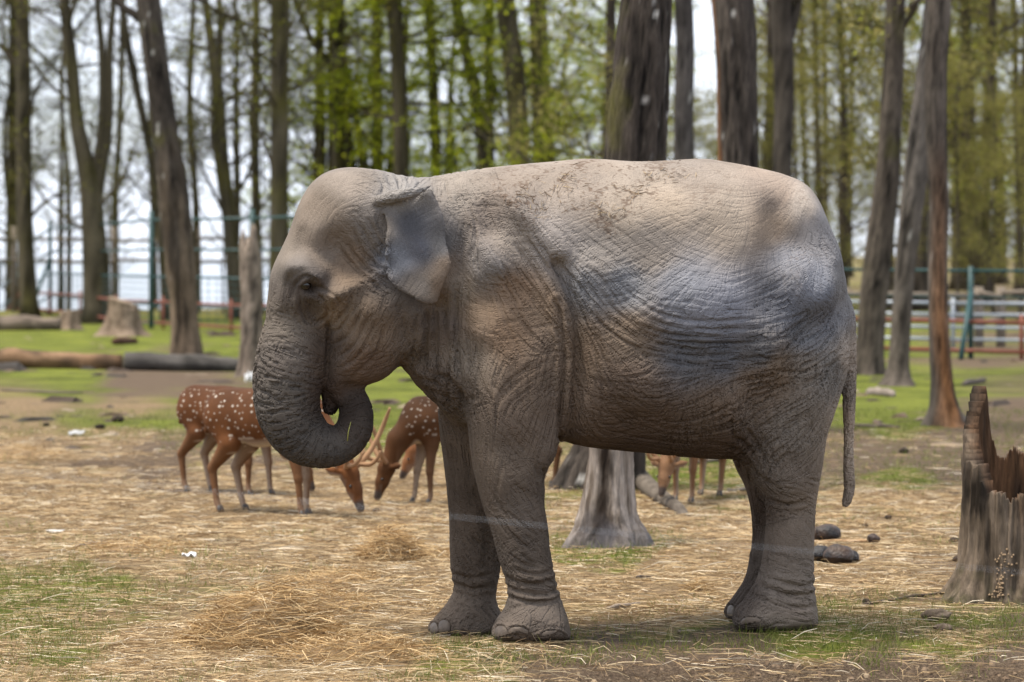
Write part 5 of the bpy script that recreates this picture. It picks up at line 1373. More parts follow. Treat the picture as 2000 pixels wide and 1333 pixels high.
def copy_tree(src, loc, rz, s):
    r = src.copy(); COL.objects.link(r); r.location = loc; r.rotation_euler = (0, 0, rz); r.scale = (s, s, s)
    for ch in src.children:
        c = ch.copy(); COL.objects.link(c); c.parent = r
        for g_ in ch.children:
            d_ = g_.copy(); COL.objects.link(d_); d_.parent = c
    return r
rf = np.random.default_rng(77)
def fill(kd, n, u0, u1, y0, y1, smin_=.85, smax=1.15):
    us = np.linspace(u0, u1, n) + rf.uniform(-.5, .5, n) * (u1 - u0) / n
    for u in us:
        Yf = rf.uniform(y0, y1); x = (u - 1000) * Yf / FPX
        copy_tree(made[kd][rf.integers(0, len(made[kd]))], (x, Yf, h1(x, Yf)), rf.uniform(0, 6.28), rf.uniform(smin_, smax))
def relabel(objs, label, group):
    for o in objs: tag(o, label, None, group)
fill('B', 6, -150, 640, 107.5, 114)
fill('B', 2, 560, 800, 107, 114)
fill('G', 6, 620, 1230, 107, 150)
fill('G', 5, 700, 1180, 92, 104)
deep = []
def fill2(kd, n, u0, u1, y0, y1, s0, s1, label, group):
    k0 = set(COL.objects)
    fill(kd, n, u0, u1, y0, y1, s0, s1)
    relabel([o for o in COL.objects if o not in k0 and o.parent is None], label, group)
fill2('O', 5, 1180, 2150, 84, 110, .85, 1.15, 'olive leafed tree at the near edge of the wood behind the pen', 'olive trees at the wood edge')
fill2('O', 7, 1150, 2200, 110, 150, .85, 1.15, 'olive leafed tree standing deeper in the wood behind the pen', 'olive trees deeper in the wood')
fill2('O', 5, 1250, 2250, 150, 220, 1.0, 1.3, 'farthest hazy olive tree closing the back of the wood', 'farthest trees of the wood')
fill2('O', 22, 1150, 2250, 76, 120, .28, .45, 'young bushy olive tree growing as undergrowth below the tall trunks', 'undergrowth saplings in the wood')
fill2('G', 4, 1900, 2150, 110, 140, .85, 1.1, 'bright green tree among the olive trees of the wood', 'green trees among the olive ones')
fill2('B', 14, -120, 700, 96, 106, .24, .40, 'low leafless bush tangled along the far side of the green fence', 'bushes behind the green fence')
fill2('G', 7, 640, 1200, 100, 125, .35, .5, 'young green sapling growing low between the tall green trees', 'green undergrowth saplings')
# ================================================================== fences
green_paint = flat_mat('green_paint', (.010, .048, .050), 0.5, 0.4, .3, 8)
rust_paint = flat_mat('rusty_red_paint', (.16, .05, .03), 0.6, 0.3, .35, 6)
grey_wood = flat_mat('grey_post_wood', (.17, .14, .11), 0.85, 0.2, .4, 9)
zinc = flat_mat('galvanised_pipe', (.30, .33, .37), 0.45, 0.5, .2, 5, metallic=.3)

def root_at(name, p, label, cat, group=None):
    o = bpy.data.objects.new(name, None); COL.objects.link(o); o.location = [float(a) for a in p]
    return tag(o, label, cat, group)
def bar(name, a, b_, r, mat, root, seg=8):
    org = np.array(root.location)
    V, F, T = tube(np.array([a, lerp(np.array(a), np.array(b_), .5), b_]) - org, r, seg)
    return link(name, mesh_np(name, V, [F, T], mat), root)

LINE = np.array([(-19.5, 112.), (-15, 97), (-9.3, 77), (-3.5, 68), (2.5, 61), (8.5, 55.7), (13.5, 52.5)])
def along(x):
    y = float(np.interp(x, LINE[:, 0], LINE[:, 1])); return np.array([x, y, h1(x, y)])
# tall green fence on the left
gxp = [-19, -15.0, -12.1, -9.3, -6.3, -3.4, -.6]
rt_ = root_at('green_fence', along(-9.3), 'tall dark green wire fence behind the stumps and logs', 'fence')
pp = [along(x) for x in gxp]
for i, p_ in enumerate(pp):
    bar('post', p_ - [0, 0, .2], p_ + [0, 0, 3.05], .062, green_paint, rt_)
br = along(-15.0); bar('brace', br + [0, 0, 1.85], br + [-.42, -1.6, .02], .055, green_paint, rt_)
for hz_, r_ in ((2.82, .035), (2.05, .030), (1.35, .025), (.62, .025), (.15, .025)):
    for a, b_ in zip(pp[:-1], pp[1:]):
        bar('rail', a + [0, -.02, hz_], b_ + [0, -.02, hz_], r_, green_paint, rt_, 6)
mb = MB(); org = np.array(rt_.location)
for a, b_ in zip(pp[:-1], pp[1:]):
    nn_ = 12
    for t in np.linspace(0, 1, nn_, endpoint=False)[1:]:
        c = lerp(a, b_, t); mb.tube(np.array([c + [0, 0, .1], c + [0, 0, 1.4]]) - org, .008, 4, False)
    for z in np.arange(.3, 1.4, .18):
        mb.tube(np.array([a + [0, 0, z], b_ + [0, 0, z]]) - org, .007, 4, False)
w_ = link('wire_mesh', mb.mesh('wire_mesh', green_paint), rt_); w_['kind'] = 'stuff'
# lower green fence on the right
rt_ = root_at('green_fence', along(8.5), 'low green fence with a slanting brace at the wood edge behind the tail', 'fence')
gxr = [3.2, 7.0, 8.55, 11.6, 13.4]
pp = [along(x) for x in gxr]
for p_ in pp:
    bar('post', p_ - [0, 0, .2], p_ + [0, 0, 1.72], .05, green_paint, rt_)
br = along(8.55); bar('brace', br + [0, -.05, 1.25], br + [-.32, -.9, 0.02], .05, green_paint, rt_)
for hz_, r_ in ((1.64, .03), (1.15, .016)):
    for a, b_ in zip(pp[:-1], pp[1:]):
        bar('rail', a + [0, 0, hz_], b_ + [0, 0, hz_], r_, green_paint, rt_, 6)
# red pipe barrier along the whole side
rt_ = root_at('pipe_barrier', along(0) + [0, -.35, 0], 'low rusty red pipe barrier with two rails along the fences', 'barrier')
gxb = list(np.linspace(-19, 13.4, 17))
pp = [along(x) + [0, -.35, 0] for x in gxb]
for p_ in pp:
    bar('post', p_ - [0, 0, .2], p_ + [0, 0, .85], .038, rust_paint, rt_)
for hz_ in (.70, .16):
    for a, b_ in zip(pp[:-1], pp[1:]):
        bar('rail', a + [0, 0, hz_], b_ + [0, 0, hz_], .042, rust_paint, rt_, 6)
# galvanised pen rails on the right
rt_ = root_at('metal_pen', (8, 60, h1(8, 60)), 'silver galvanised pipe pen rails behind the red barrier', 'pen')
xs_ = [3.5, 6.2, 8.9, 11.6, 14.3]
pp = [np.array([x, 66.5 - .7 * x, 0]) for x in xs_]
for p_ in pp: p_[2] = h1(p_[0], p_[1])
for p_ in pp:
    bar('post', p_ - [0, 0, .2], p_ + [0, 0, 1.05], .04, zinc, rt_)
for hz_ in (.95, .72, .46, .22):
    for a, b_ in zip(pp[:-1], pp[1:]):
        bar('rail', a + [0, 0, hz_], b_ + [0, 0, hz_], .04, zinc, rt_, 6)
# grey wooden fence beyond, left and right
def wood_fence(us, Yw, H, rails, label):
    p0 = P(us[0], 600, Yw)
    rt_ = root_at('wooden_fence', (p0[0], Yw, h1(p0[0], Yw)), label, 'fence')
    pp = []
    for u in us:
        q = P(u, 600, Yw); q[2] = h1(q[0], q[1]); pp.append(q)
    for p_ in pp: bar('post', p_ - [0, 0, .3], p_ + [0, 0, H], .10, grey_wood, rt_)
    for a, b_ in zip(pp[:-1], pp[1:]):
        for z in rails: bar('rail', a + [0, -.09, z + rf.normal(0, .05)], b_ + [0, -.09, z + rf.normal(0, .05)], .06, grey_wood, rt_, 6)
wood_fence([-140, 27, 222, 386, 560, 720], 101, 2.9, (2.5, 1.75), 'grey wooden post and rail fence beyond the tall green fence')
wood_fence([1650, 1912, 1955, 2120], 62, 1.25, (1.1, .55), 'grey wooden posts and sagging rails beside the green brace')
# ================================================================== spotted deer
velvet = flat_mat('antler_velvet', (.30, .175, .095), 0.85, 0.2, .25, 25)
hoof_m = flat_mat('hoof_horn', (.035, .03, .027), 0.5, 0.4, .3, 40)
m, n, l, b = new_mat('deer_coat', 0.8, 0.2)
at = N(n, 'ShaderNodeAttribute', attribute_name='Col')
tc = n.new('ShaderNodeTexCoord'); nz = N(n, 'ShaderNodeTexNoise', Scale=220.0, Detail=3.0); l.new(tc.outputs['Object'], nz.inputs['Vector'])
rp = ramp3(n, [(.3, (.65, .65, .65)), (.7, (1.25, 1.25, 1.25))]); l.new(nz.outputs['Fac'], rp.inputs['Fac'])
mx = N(n, 'ShaderNodeMixRGB', blend_type='MULTIPLY', Fac=.8); l.new(at.outputs['Color'], mx.inputs['Color1']); l.new(rp.outputs['Color'], mx.inputs['Color2']); l.new(mx.outputs['Color'], b.inputs['Base Color'])
b1 = N(n, 'ShaderNodeBump', Strength=.5, Distance=.006); l.new(nz.outputs['Fac'], b1.inputs['Height']); l.new(b1.outputs['Normal'], b.inputs['Normal'])
coat = m

def cone_field(X, Y, Z, a, b_, ra, rb, fy=1.0):
    a = np.asarray(a, float); b_ = np.asarray(b_, float); e = b_ - a
    t = np.clip(((X - a[0]) * e[0] + (Y - a[1]) * e[1] + (Z - a[2]) * e[2]) / (e @ e), 0, 1)
    return np.sqrt((X - a[0] - t * e[0]) ** 2 + ((Y - a[1] - t * e[1]) / fy) ** 2 + (Z - a[2] - t * e[2]) ** 2) - (ra + (rb - ra) * t)

def make_deer(seed, base, rot, leg_dx, head, coat_c, label, dark=False, antlers=True, scale=1.0):
    h = .0105
    ax_, ay_, az_ = np.arange(-.68, 1.02, h), np.arange(-.24, .24, h), np.arange(-.03, .98, h)
    X = ax_[:, None, None]; Y = ay_[None, :, None]; Z = az_[None, None, :]
    X, Y, Z = (a.astype(np.float32) for a in (X, Y, Z))
    hy = head.get('yaw', 0.0)
    def hd(x, y, z):          # neck swing around the withers
        d = x - .34
        return (.34 + d * cos(hy) - y * sin(hy), y * cos(hy) + d * sin(hy), z)
    nk, ps, mz = hd(*head['neck']), hd(*head['poll']), hd(*head['muzzle'])
    f = cone_field(X, Y, Z, (-.40, 0, .665), (-.10, 0, .640), .165, .175, .85)
    f = smin(f, cone_field(X, Y, Z, (-.10, 0, .635), (.28, 0, .640), .175, .160, .85), .06)
    f = smin(f, cone_field(X, Y, Z, (-.44, 0, .70), (.30, 0, .735), .105, .085, .7), .08)
    f = smin(f, cone_field(X, Y, Z, (.30, 0, .66), nk, .135, .082, .8), .08)
    f = smin(f, cone_field(X, Y, Z, nk, ps, .082, .062, .85), .06)
    f = smin(f, cone_field(X, Y, Z, ps, lerp(np.array(ps), np.array(mz), .45), .066, .052, .85), .03)
    f = smin(f, cone_field(X, Y, Z, lerp(np.array(ps), np.array(mz), .45), mz, .048, .030, .85), .03)
    for s in (-1, 1):
        k = 0 if s < 0 else 1
        dx = leg_dx[k]
        f = smin(f, cone_field(X, Y, Z, (-.40, s * .065, .63), (-.30 + dx * .4, s * .085, .47), .125, .072, .75), .05)
        f = smin(f, cone_field(X, Y, Z, (-.30 + dx * .4, s * .085, .47), (-.46 + dx, s * .085, .30), .070, .032), .03)
        f = smin(f, cone_field(X, Y, Z, (-.46 + dx, s * .085, .30), (-.42 + dx * 1.3, s * .085, .075), .030, .0205), .02)
        f = smin(f, cone_field(X, Y, Z, (-.42 + dx * 1.3, s * .085, .075), (-.39 + dx * 1.3, s * .085, .012), .0215, .022), .01)
        dx = leg_dx[2 + k]
        f = smin(f, cone_field(X, Y, Z, (.27, s * .075, .63), (.24 + dx * .3, s * .085, .46), .10, .055, .7), .05)
        f = smin(f, cone_field(X, Y, Z, (.24 + dx * .3, s * .085, .46), (.27 + dx * .7, s * .082, .26), .050, .030), .03)
        f = smin(f, cone_field(X, Y, Z, (.27 + dx * .7, s * .082, .26), (.275 + dx, s * .082, .075), .027, .0195), .02)
        f = smin(f, cone_field(X, Y, Z, (.275 + dx, s * .082, .075), (.295 + dx, s * .082, .012), .0205, .021), .01)
        e0 = np.array(ps) + np.array([-.03, 0, .01]) @ np.eye(3) + np.array([0, s * .05, 0]); e1 = e0 + np.array([-.05, s * .10, .03])
        f = smin(f, cone_field(X, Y, Z, e0, lerp(e0, e1, .6), .018, .028, 1), .012)
        f = smin(f, cone_field(X, Y, Z, lerp(e0, e1, .6), e1, .026, .010, 1), .01)
    f = smin(f, cone_field(X, Y, Z, (-.545, 0, .74), (-.585, 0, .54), .030, .022), .02)
    Vd, Qd = surface_nets(f, (ax_[0], ay_[0], az_[0]), h)
    Vd = relax(Vd, Qd, 1); Vd, Qd = subdivide_quads(Vd, Qd); Vd = relax(Vd, Qd, 2, .4)
    x, y, z = Vd.T
    me = mesh_np('body', Vd, Qd, coat)
    no_ = get_no(me)
    # coat
    r = np.random.default_rng(seed)
    base_c = np.array(coat_c)
    C = np.tile(base_c, (len(Vd), 1)) * (.55 + .9 * fbm(Vd, .14, 4, seed))[:, None] * (1.25 - .5 * sstep(.55, .85, z))[:, None]
    def mixc(w, c):
        nonlocal C
        w = np.clip(w, 0, 1)[:, None]; C = C * (1 - w) + np.array(c) * w
    leg = sstep(.50, .36, z) * (x < .5)
    mixc(leg * .75, (.16, .078, .035) if not dark else (.12, .062, .032))
    mixc(sstep(.16, .02, z) * (x < .5) * .5, (.30, .22, .16))
    inner = np.clip(-no_[:, 1] * np.sign(y), 0, 1) * (z < .56)
    mixc(inner * .75 * (x < .5), (.36, .28, .21))
    mixc(np.clip(-no_[:, 2] * 3 - 1.8, 0, 1) * (z > .40) * (z < .62) * (x < .45), (.55, .46, .36))
    mixc(sstep(.03, .0, np.abs(y)) * (no_[:, 2] > .2) * (x < .4) * .75, (.07, .035, .02))
    on_head = ((x - .34) ** 2 + y ** 2 > .27 ** 2) & (x > .3)
    hx = np.linalg.norm(Vd - np.array(mz), axis=1)
    mixc(on_head * sstep(.075, .04, hx), (.05, .035, .028))
    mixc(on_head * np.clip(-no_[:, 2] - .1, 0, 1) * .8 * (z < .45), (.50, .42, .34))
    el = np.hypot(np.hypot(x - ps[0] + .06, np.abs(y - ps[1]) - .13), z - ps[2])
    # white spots, in loose rows along the flank
    gxs = np.arange(-.55, .42, .056); gzs = np.arange(.52, .88, .046)
    sx, sz = np.meshgrid(gxs, gzs, indexing='ij')
    sx = sx + (np.arange(sx.shape[1]) % 2)[None, :] * .03 + r.normal(0, .016, sx.shape); sz = sz + r.normal(0, .010, sz.shape) + .03 * np.sin(sx * 4)
    rs_ = r.uniform(.0035, .0085, sx.shape) * (r.random(sx.shape) > .12)
    w = np.zeros(len(Vd))
    body = (x < .46) & (z > .44)
    zi = z + .10 * (np.abs(y) < .09) * (0.09 - np.abs(y)) / .09
    idx = np.nonzero(body)[0]
    for a_, c_, q_ in zip(sx.ravel(), sz.ravel(), rs_.ravel()):
        d = np.hypot((x[idx] - a_) * .85, zi[idx] - c_)
        k = d < q_ * 1.6
        w[idx[k]] = np.maximum(w[idx[k]], np.clip((q_ * 1.3 - d[k]) / (q_ * .5), 0, 1))
    # pale line low on the flank
    ln = np.exp(-((z - (.525 + .02 * np.sin(x * 6))) / .008) ** 2) * (vnoise(Vd, .03, seed + 3) > .42) * (x > -.26) * (x < .30)
    mixc(np.maximum(w, ln * .8) * (.85 if not dark else .6), (.50, .44, .37))
    add_col(me, 'Col', C)
    root = bpy.data.objects.new('spotted_deer', None); COL.objects.link(root)
    root.location = (base[0], base[1], h1(base[0], base[1])); root.rotation_euler = (0, 0, rot); root.scale = (scale,) * 3
    tag(root, label, 'deer')
    link('body', me, root)
    ps = np.array(ps); mz = np.array(mz)
    fwd = mz - ps; fwd /= np.linalg.norm(fwd)
    side = np.array([-sin(hy), cos(hy), 0]); upv = np.cross(fwd, side); upv *= np.sign(np.dot(upv, [cos(hy), sin(hy), .6]))
    if antlers:
        for s in (-1, 1):
            q = lambda a, b_, c: ps + np.array([cos(hy), sin(hy), 0]) * a + side * b_ * s + np.array([0, 0, 1]) * c
            mb = MB()
            pth = catmull([q(.0, .03, .04), q(.05, .08, .10), q(.09, .14, .20), q(.14, .17, .32), q(.22, .15, .44)], 6)
            mb.tube(pth, np.interp(np.linspace(0, 1, len(pth)), [0, .8, 1], [.021, .015, .008]), 9)
            pth = catmull([q(.03, .055, .07), q(.11, .08, .07), q(.17, .085, .11), q(.20, .08, .16)], 5)
            mt = MB(); mt.tube(pth, np.interp(np.linspace(0, 1, len(pth)), [0, .7, 1], [.017, .013, .007]), 8)
            link('tine', mt.mesh('tine', velvet), link('antler', mb.mesh('antler', velvet), root))
    for s in (-1, 1):
        c = ps + fwd * .085 + side * s * .047 + upv * .018
        V, F, T = tube([c + np.array([0, 0, .011]) * -cos(a) for a in np.linspace(.01, pi - .01, 7)], [.011 * sin(a) for a in np.linspace(.01, pi - .01, 7)], 10)
        link('eye', mesh_np('eye', V, [F, T], em), root)
    for k, (lx, ly) in enumerate([(-.39 + leg_dx[0] * 1.3, -.085), (-.39 + leg_dx[1] * 1.3, .085), (.295 + leg_dx[2], -.082), (.295 + leg_dx[3], .082)]):
        mb = MB()
        for s in (-1, 1):
            V, F, T = tube([(lx - .004, ly + s * .010, .05), (lx + .004, ly + s * .011, .022), (lx + .012, ly + s * .012, -.006)], [.011, .0155, .0165], 8)
            mb.add(V, F, T)
        link('hoof', mb.mesh('hoof', hoof_m), root)
    return root

GRAZE = dict(neck=(.56, 0, .50), poll=(.70, 0, .30), muzzle=(.80, 0, .085))
def place(u, v, lx, ly, rot):
    q = G(u, v); c, s = cos(rot), sin(rot)
    return q[0] - (c * lx - s * ly), q[1] - (s * lx + c * ly)
RED = (.092, .033, .009)
rA = radians(-36)
make_deer(1, place(444, 1000, -.44, 0, rA), rA, (.0, .06, .04, -.05), dict(GRAZE, yaw=-.1), RED, 'red-brown spotted deer with velvet antlers grazing just behind the curled trunk', scale=1.1)
rB = radians(-40)
make_deer(2, place(388, 958, -.40, 0, rB), rB, (-.03, .05, -.03, .04), dict(GRAZE, yaw=.1), (.082, .029, .008), 'red-brown spotted deer half hidden behind another grazing deer', antlers=False, scale=1.04)
rC = radians(180 + 14)
make_deer(3, place(736, 986, .64, 0, rC), rC, (.02, -.04, .05, -.04), dict(neck=(.47, 0, .50), poll=(.565, 0, .28), muzzle=(.635, 0, .065)), (.055, .022, .007), 'dark chocolate spotted deer with velvet antlers beside the front legs', dark=True)
rD = radians(180 + 4)
make_deer(4, place(786, 950, .80, 0, rD), rD, (.03, -.03, .03, -.03), GRAZE, (.15, .062, .025), 'orange-brown deer mostly hidden behind the elephant front legs, head down', antlers=False)
rF = radians(-112)
make_deer(5, place(1294, 992, .78, 0, rF), rF, (.0, .03, -.05, .05), dict(GRAZE, muzzle=(.80, 0, .11)), (.14, .075, .038), 'brown antlered deer facing the viewer under the elephant belly')
# ================================================================== hay, dung, sticks, stones, wires
def hay_pile(u, v, rx, ry, hh, n, label, seed, name='hay_pile'):
    r = np.random.default_rng(seed)
    q = G(u, v); c = np.array([q[0], q[1], h1(q[0], q[1])])
    a = r.uniform(0, 2 * pi, n); rad = np.sqrt(r.random(n))
    x = rad * np.cos(a) * rx; y = rad * np.sin(a) * ry
    wx = c[0] + x; wy = c[1] + y
    lump = .55 + .9 * fbm(np.column_stack([x, y, 0 * x]), .22, 3, seed)
    top = hh * (1 - rad ** 1.5) * lump
    z = hgt(wx, wy) - c[2] + top * np.sqrt(r.random(n))
    L = r.gamma(4, .035, n).clip(.05, .32)
    V, F = strands(np.column_stack([x, y, z]), r.uniform(0, 2 * pi, n), L, r.normal(0, .022, (n, 2)), r.normal(0, .14, n), r.uniform(.0025, .0045, n), r.uniform(.2, 1.5, n))
    C = straw_cols(n, r) * np.array([.95, .88, .76])
    # packed heart of the heap
    m_ = 24; aa, rr_ = np.meshgrid(np.linspace(0, 2 * pi, m_, endpoint=False), np.linspace(0, 1, 8), indexing='ij')
    px_, py_ = (rr_ * np.cos(aa) * rx * .85).ravel(), (rr_ * np.sin(aa) * ry * .85).ravel()
    lz = (.55 + .9 * fbm(np.column_stack([px_, py_, 0 * px_]), .22, 3, seed)) * hh * (1 - rr_.ravel() ** 1.5) * .7 + hgt(c[0] + px_, c[1] + py_) - c[2] - .01
    cv = np.column_stack([px_, py_, lz]); idx = np.arange(m_ * 8).reshape(m_, 8); nx_ = np.roll(idx, -1, 0)
    cf = np.stack([idx[:, :-1], nx_[:, :-1], nx_[:, 1:], idx[:, 1:]], -1).reshape(-1, 4)[:, ::-1]
    me = mesh_np(name, np.concatenate([V, cv]), [np.concatenate([F, cf + len(V)])], straw_mat, smooth=False)
    add_col(me, 'Col', np.concatenate([C, np.tile([.20, .135, .07], (len(cv), 1))]))
    tag(link(name, me, loc=c), label, 'hay')
hay_pile(525, 1255, .44, .45, .32, 4200, 'broad loose heap of yellow hay on the ground left of the feet', 1)
hay_pile(700, 1285, .42, .30, .11, 1100, 'thin flat spread of hay beside the broad hay heap', 2)
hay_pile(765, 1092, .21, .26, .26, 1500, 'small steep mound of hay between the deer and the front feet', 3)
hay_pile(620, 1186, .35, .45, .10, 900, 'low tangle of brownish hay in front of the grazing deer', 4)
hay_pile(265, 1075, .42, .45, .06, 900, 'low tangle of hay around a grey stick', 5)
hay_pile(1362, 1158, .07, .09, .09, 160, 'little upright tuft of dry brown grass between front and hind feet', 6)
hay_pile(660, 1130, .30, .35, .05, 600, 'faint low ridge of hay in the open straw', 7)
hay_pile(930, 1090, .35, .5, .04, 500, 'thin hay under the standing elephant by its front legs', 8)
hay_pile(30, 892, .55, .6, .10, 900, 'pale dry hay clump beside the dark hollow', 9)

dung_mat, n, l, b = new_mat('fresh_dung', 0.5, 0.35)
at = N(n, 'ShaderNodeAttribute', attribute_name='Col'); l.new(at.outputs['Color'], b.inputs['Base Color'])
nz = N(n, 'ShaderNodeTexNoise', Scale=60.0, Detail=6.0); tc = n.new('ShaderNodeTexCoord'); l.new(tc.outputs['Object'], nz.inputs['Vector'])
bp = N(n, 'ShaderNodeBump', Strength=.7, Distance=.015); l.new(nz.outputs['Fac'], bp.inputs['Height']); l.new(bp.outputs['Normal'], b.inputs['Normal'])
def ball_geo(rx, ry, rz, seed, rough=.18, nu=28, nv=18):
    a, p_ = np.meshgrid(np.linspace(0, 2 * pi, nu, endpoint=False), np.linspace(.02, pi - .02, nv), indexing='ij')
    d = np.column_stack([(np.cos(a) * np.sin(p_)).ravel(), (np.sin(a) * np.sin(p_)).ravel(), np.cos(p_).ravel()])
    k = 1 + rough * 2 * (fbm(d, .7, 4, seed) - .5)
    idx = np.arange(nu * nv).reshape(nu, nv); nx_ = np.roll(idx, -1, 0)
    F = np.stack([idx[:, :-1], idx[:, 1:], nx_[:, 1:], nx_[:, :-1]], -1).reshape(-1, 4)
    return d * k[:, None] * [rx, ry, rz], F, k
def lump(name, u, v, wpx, hpx, seed, mat, c0, c1, label, cat, group=None, rough=.18, sink=.85):
    q = G(u, v + hpx * .5 * .8); k = q[1] / FPX
    rx, rz = wpx * .5 * k, hpx * .5 * k
    V, F, kk = ball_geo(rx, rx * .85, rz, seed, rough)
    t = np.clip((fbm(V + q, rx * .8, 3, seed + 2) - .42) * 4, 0, 1)[:, None]
    me = mesh_np(name, V, F, mat); add_col(me, 'Col', np.array(c0) * (1 - t) + np.array(c1) * t)
    o = link(name, me, loc=(q[0], q[1], h1(q[0], q[1]) + rz * sink))
    return tag(o, label, cat, group)
DB, DR = (.012, .010, .010), (.05, .027, .015)
lump('dung_ball', 1618, 1045, 54, 38, 1, dung_mat, DB, DR, 'round dark dung ball behind the thin stick', 'dung')
lump('dung_ball', 1590, 1046, 34, 34, 2, dung_mat, (.05, .03, .02), DR, 'brown crumbling dung ball closest behind the hind leg', 'dung', rough=.3)
lump('dung_ball', 1602, 1085, 46, 36, 3, dung_mat, DB, DB, 'smooth black dung ball touching the hind leg outline', 'dung')
lump('dung_ball', 1638, 1086, 60, 42, 4, dung_mat, DB, DR, 'largest glossy black dung ball in front of the stick', 'dung')
lump('dung_ball', 1664, 1090, 28, 26, 5, dung_mat, DB, DR, 'small dung ball stuck to the largest black one', 'dung')
lump('dung_ball', 1706, 1056, 26, 20, 6, dung_mat, (.05, .028, .02), (.03, .02, .016), 'small square brown dung lump at the stick end', 'dung', rough=.3)
soil_m = bark_mat('dry_clod', .95, 1.0, 50, .8, .02)
lump('earth_clod', 1830, 1203, 56, 26, 7, soil_m, (.12, .088, .062), (.22, .17, .125), 'pale round clod of earth near the jagged stump', 'clod', rough=.5)
lump('earth_clod', 1842, 1228, 40, 18, 8, soil_m, (.14, .10, .07), (.22, .165, .12), 'flat brown clod of earth below a rounder one', 'clod', rough=.35)
lump('dark_clod', 1692, 1177, 16, 12, 9, soil_m, (.05, .038, .03), (.08, .06, .045), 'tiny dark clod at the tip of the stump root', 'clod', rough=.3)
for i, (u, v, w, h_) in enumerate([(1735, 1012, 14, 8), (1690, 1028, 12, 7), (1868, 1056, 30, 12), (1872, 1096, 26, 12), (1765, 880, 18, 12), (748, 1125, 10, 7), (765, 1137, 7, 5), (735, 997, 14, 8), (195, 833, 20, 12), (230, 820, 26, 14), (90, 830, 14, 8)]):
    lump('mud_lump', u, v, w, h_, 20 + i, soil_m, (.035, .027, .022), (.07, .05, .038), 'small dark mud lump scattered on the straw and grass', 'mud', 'dark mud lumps scattered about', rough=.35)
paper = flat_mat('pale_scrap', (.72, .72, .72), .7, .3, .15, 30)
def scrap(u, v, w, h_, seed, label, cat, mat):
    q = G(u, v); k = q[1] / FPX; r = np.random.default_rng(seed)
    gx_, gy_ = np.meshgrid(np.linspace(-1, 1, 7), np.linspace(-1, 1, 6), indexing='ij')
    z = r.uniform(.1, 1, gx_.shape) * h_ * k
    V = np.column_stack([(gx_ + r.normal(0, .1, gx_.shape)).ravel() * w * .5 * k, gy_.ravel() * w * .4 * k, z.ravel()])
    V = np.concatenate([V, V - [0, 0, .003]])
    i = np.arange(42).reshape(7, 6); F = np.stack([i[:-1, :-1], i[1:, :-1], i[1:, 1:], i[:-1, 1:]], -1).reshape(-1, 4)
    me = mesh_np(cat, V, np.concatenate([F, F[:, ::-1] + 42]), mat, smooth=False)
    tag(link('scrap', me, loc=(q[0], q[1], h1(q[0], q[1]) + .004)), label, cat)
scrap(370, 1091, 26, 10, 1, 'crumpled white scrap lying on the straw in front of the deer', 'scrap', paper)
scrap(150, 851, 28, 12, 2, 'pale grey bark scrap on the grass beyond the dark hollow', 'scrap', flat_mat('pale_bark', (.42, .42, .42), .8, .2))
scrap(487, 752, 16, 26, 3, 'small white scrap at the foot of the broken snag', 'scrap', paper)
scrap(108, 1042, 34, 5, 4, 'flat pale wood chip on the straw left of the grey stick', 'chip', flat_mat('pale_chip', (.45, .42, .38), .8, .2))

stick_m = bark_mat('stick_wood', .9, 1.0, 60, .6, .01)
def stick(u0, v0, u1, v1, wpx, seed, c, label, lift=0.0):
    a, b_ = G(u0, v0), G(u1, v1); r = np.random.default_rng(seed)
    t = np.linspace(0, 1, 9)[:, None]; path = a * (1 - t) + b_ * t
    rad = wpx * .5 * a[1] / FPX
    path[:, :2] += r.normal(0, rad * .5, (9, 2))
    path[:, 2] = hgt(path[:, 0], path[:, 1]) + rad * .7 + lift * np.abs(np.linspace(-1, 1, 9)) + r.normal(0, rad * .15, 9)
    V, F, T, *_ = trunk_geo(path, rad * np.array([.55, .9, 1, 1.05, .95, 1, .9, .8, .5]), 10, seed, .25)
    me = mesh_np('stick', V, [F, T], stick_m); add_col(me, 'Col', np.array(c) * (.6 + .8 * fbm(V, .06, 3, seed))[:, None])
    tag(link('stick', me), label, 'stick')
stick(145, 1070, 240, 1062, 9, 1, (.22, .19, .165), 'gnarled grey stick lying in the straw before the deer')
stick(1185, 1195, 1248, 1188, 10, 2, (.26, .21, .165), 'short light brown piece of wood between the front and hind feet')
stick(1240, 1131, 1274, 1130, 8, 3, (.10, .082, .07), 'short dark stick in the straw beyond the light brown wood')
stick(1575, 1062, 1722, 1064, 8, 4, (.33, .215, .12), 'thin brown stick lying between the dung balls')
stick(1350, 905, 1410, 900, 9, 5, (.13, .11, .09), 'dark stick on the grass behind the hind legs')
stick(1420, 960, 1470, 955, 7, 6, (.2, .17, .14), 'small grey stick on grass near the far hind leg')
stick(1695, 770, 1750, 776, 18, 7, (.22, .185, .155), 'chunk of grey wood on the lawn below the leaning trunk')
stick(1885, 755, 1925, 748, 12, 8, (.12, .10, .085), 'crooked dark branch piece on the lawn beyond the peeling trunk')
stick(1660, 836, 1760, 838, 7, 9, (.15, .12, .10), 'long thin stick on the lawn beside the peeling trunk')
stick(1330, 1235, 1325, 1240, 5, 10, (.1, .08, .06), 'tiny dark twig in the grass before the feet')
stick(0, 765, 160, 768, 6, 11, (.14, .115, .09), 'long thin branch lying across the lawn before the brown log')
stick(220, 676, 262, 672, 18, 12, (.09, .05, .035), 'dark reddish root chunk in front of the wide cut stump')
stick(1680, 1185, 1850, 1160, 7, 13, (.11, .085, .065), 'thin dark root reaching out from the jagged stump')
stick(1600, 1172, 1640, 1150, 4, 14, (.25, .19, .12), 'thin bent twig lying right of the hind foot')

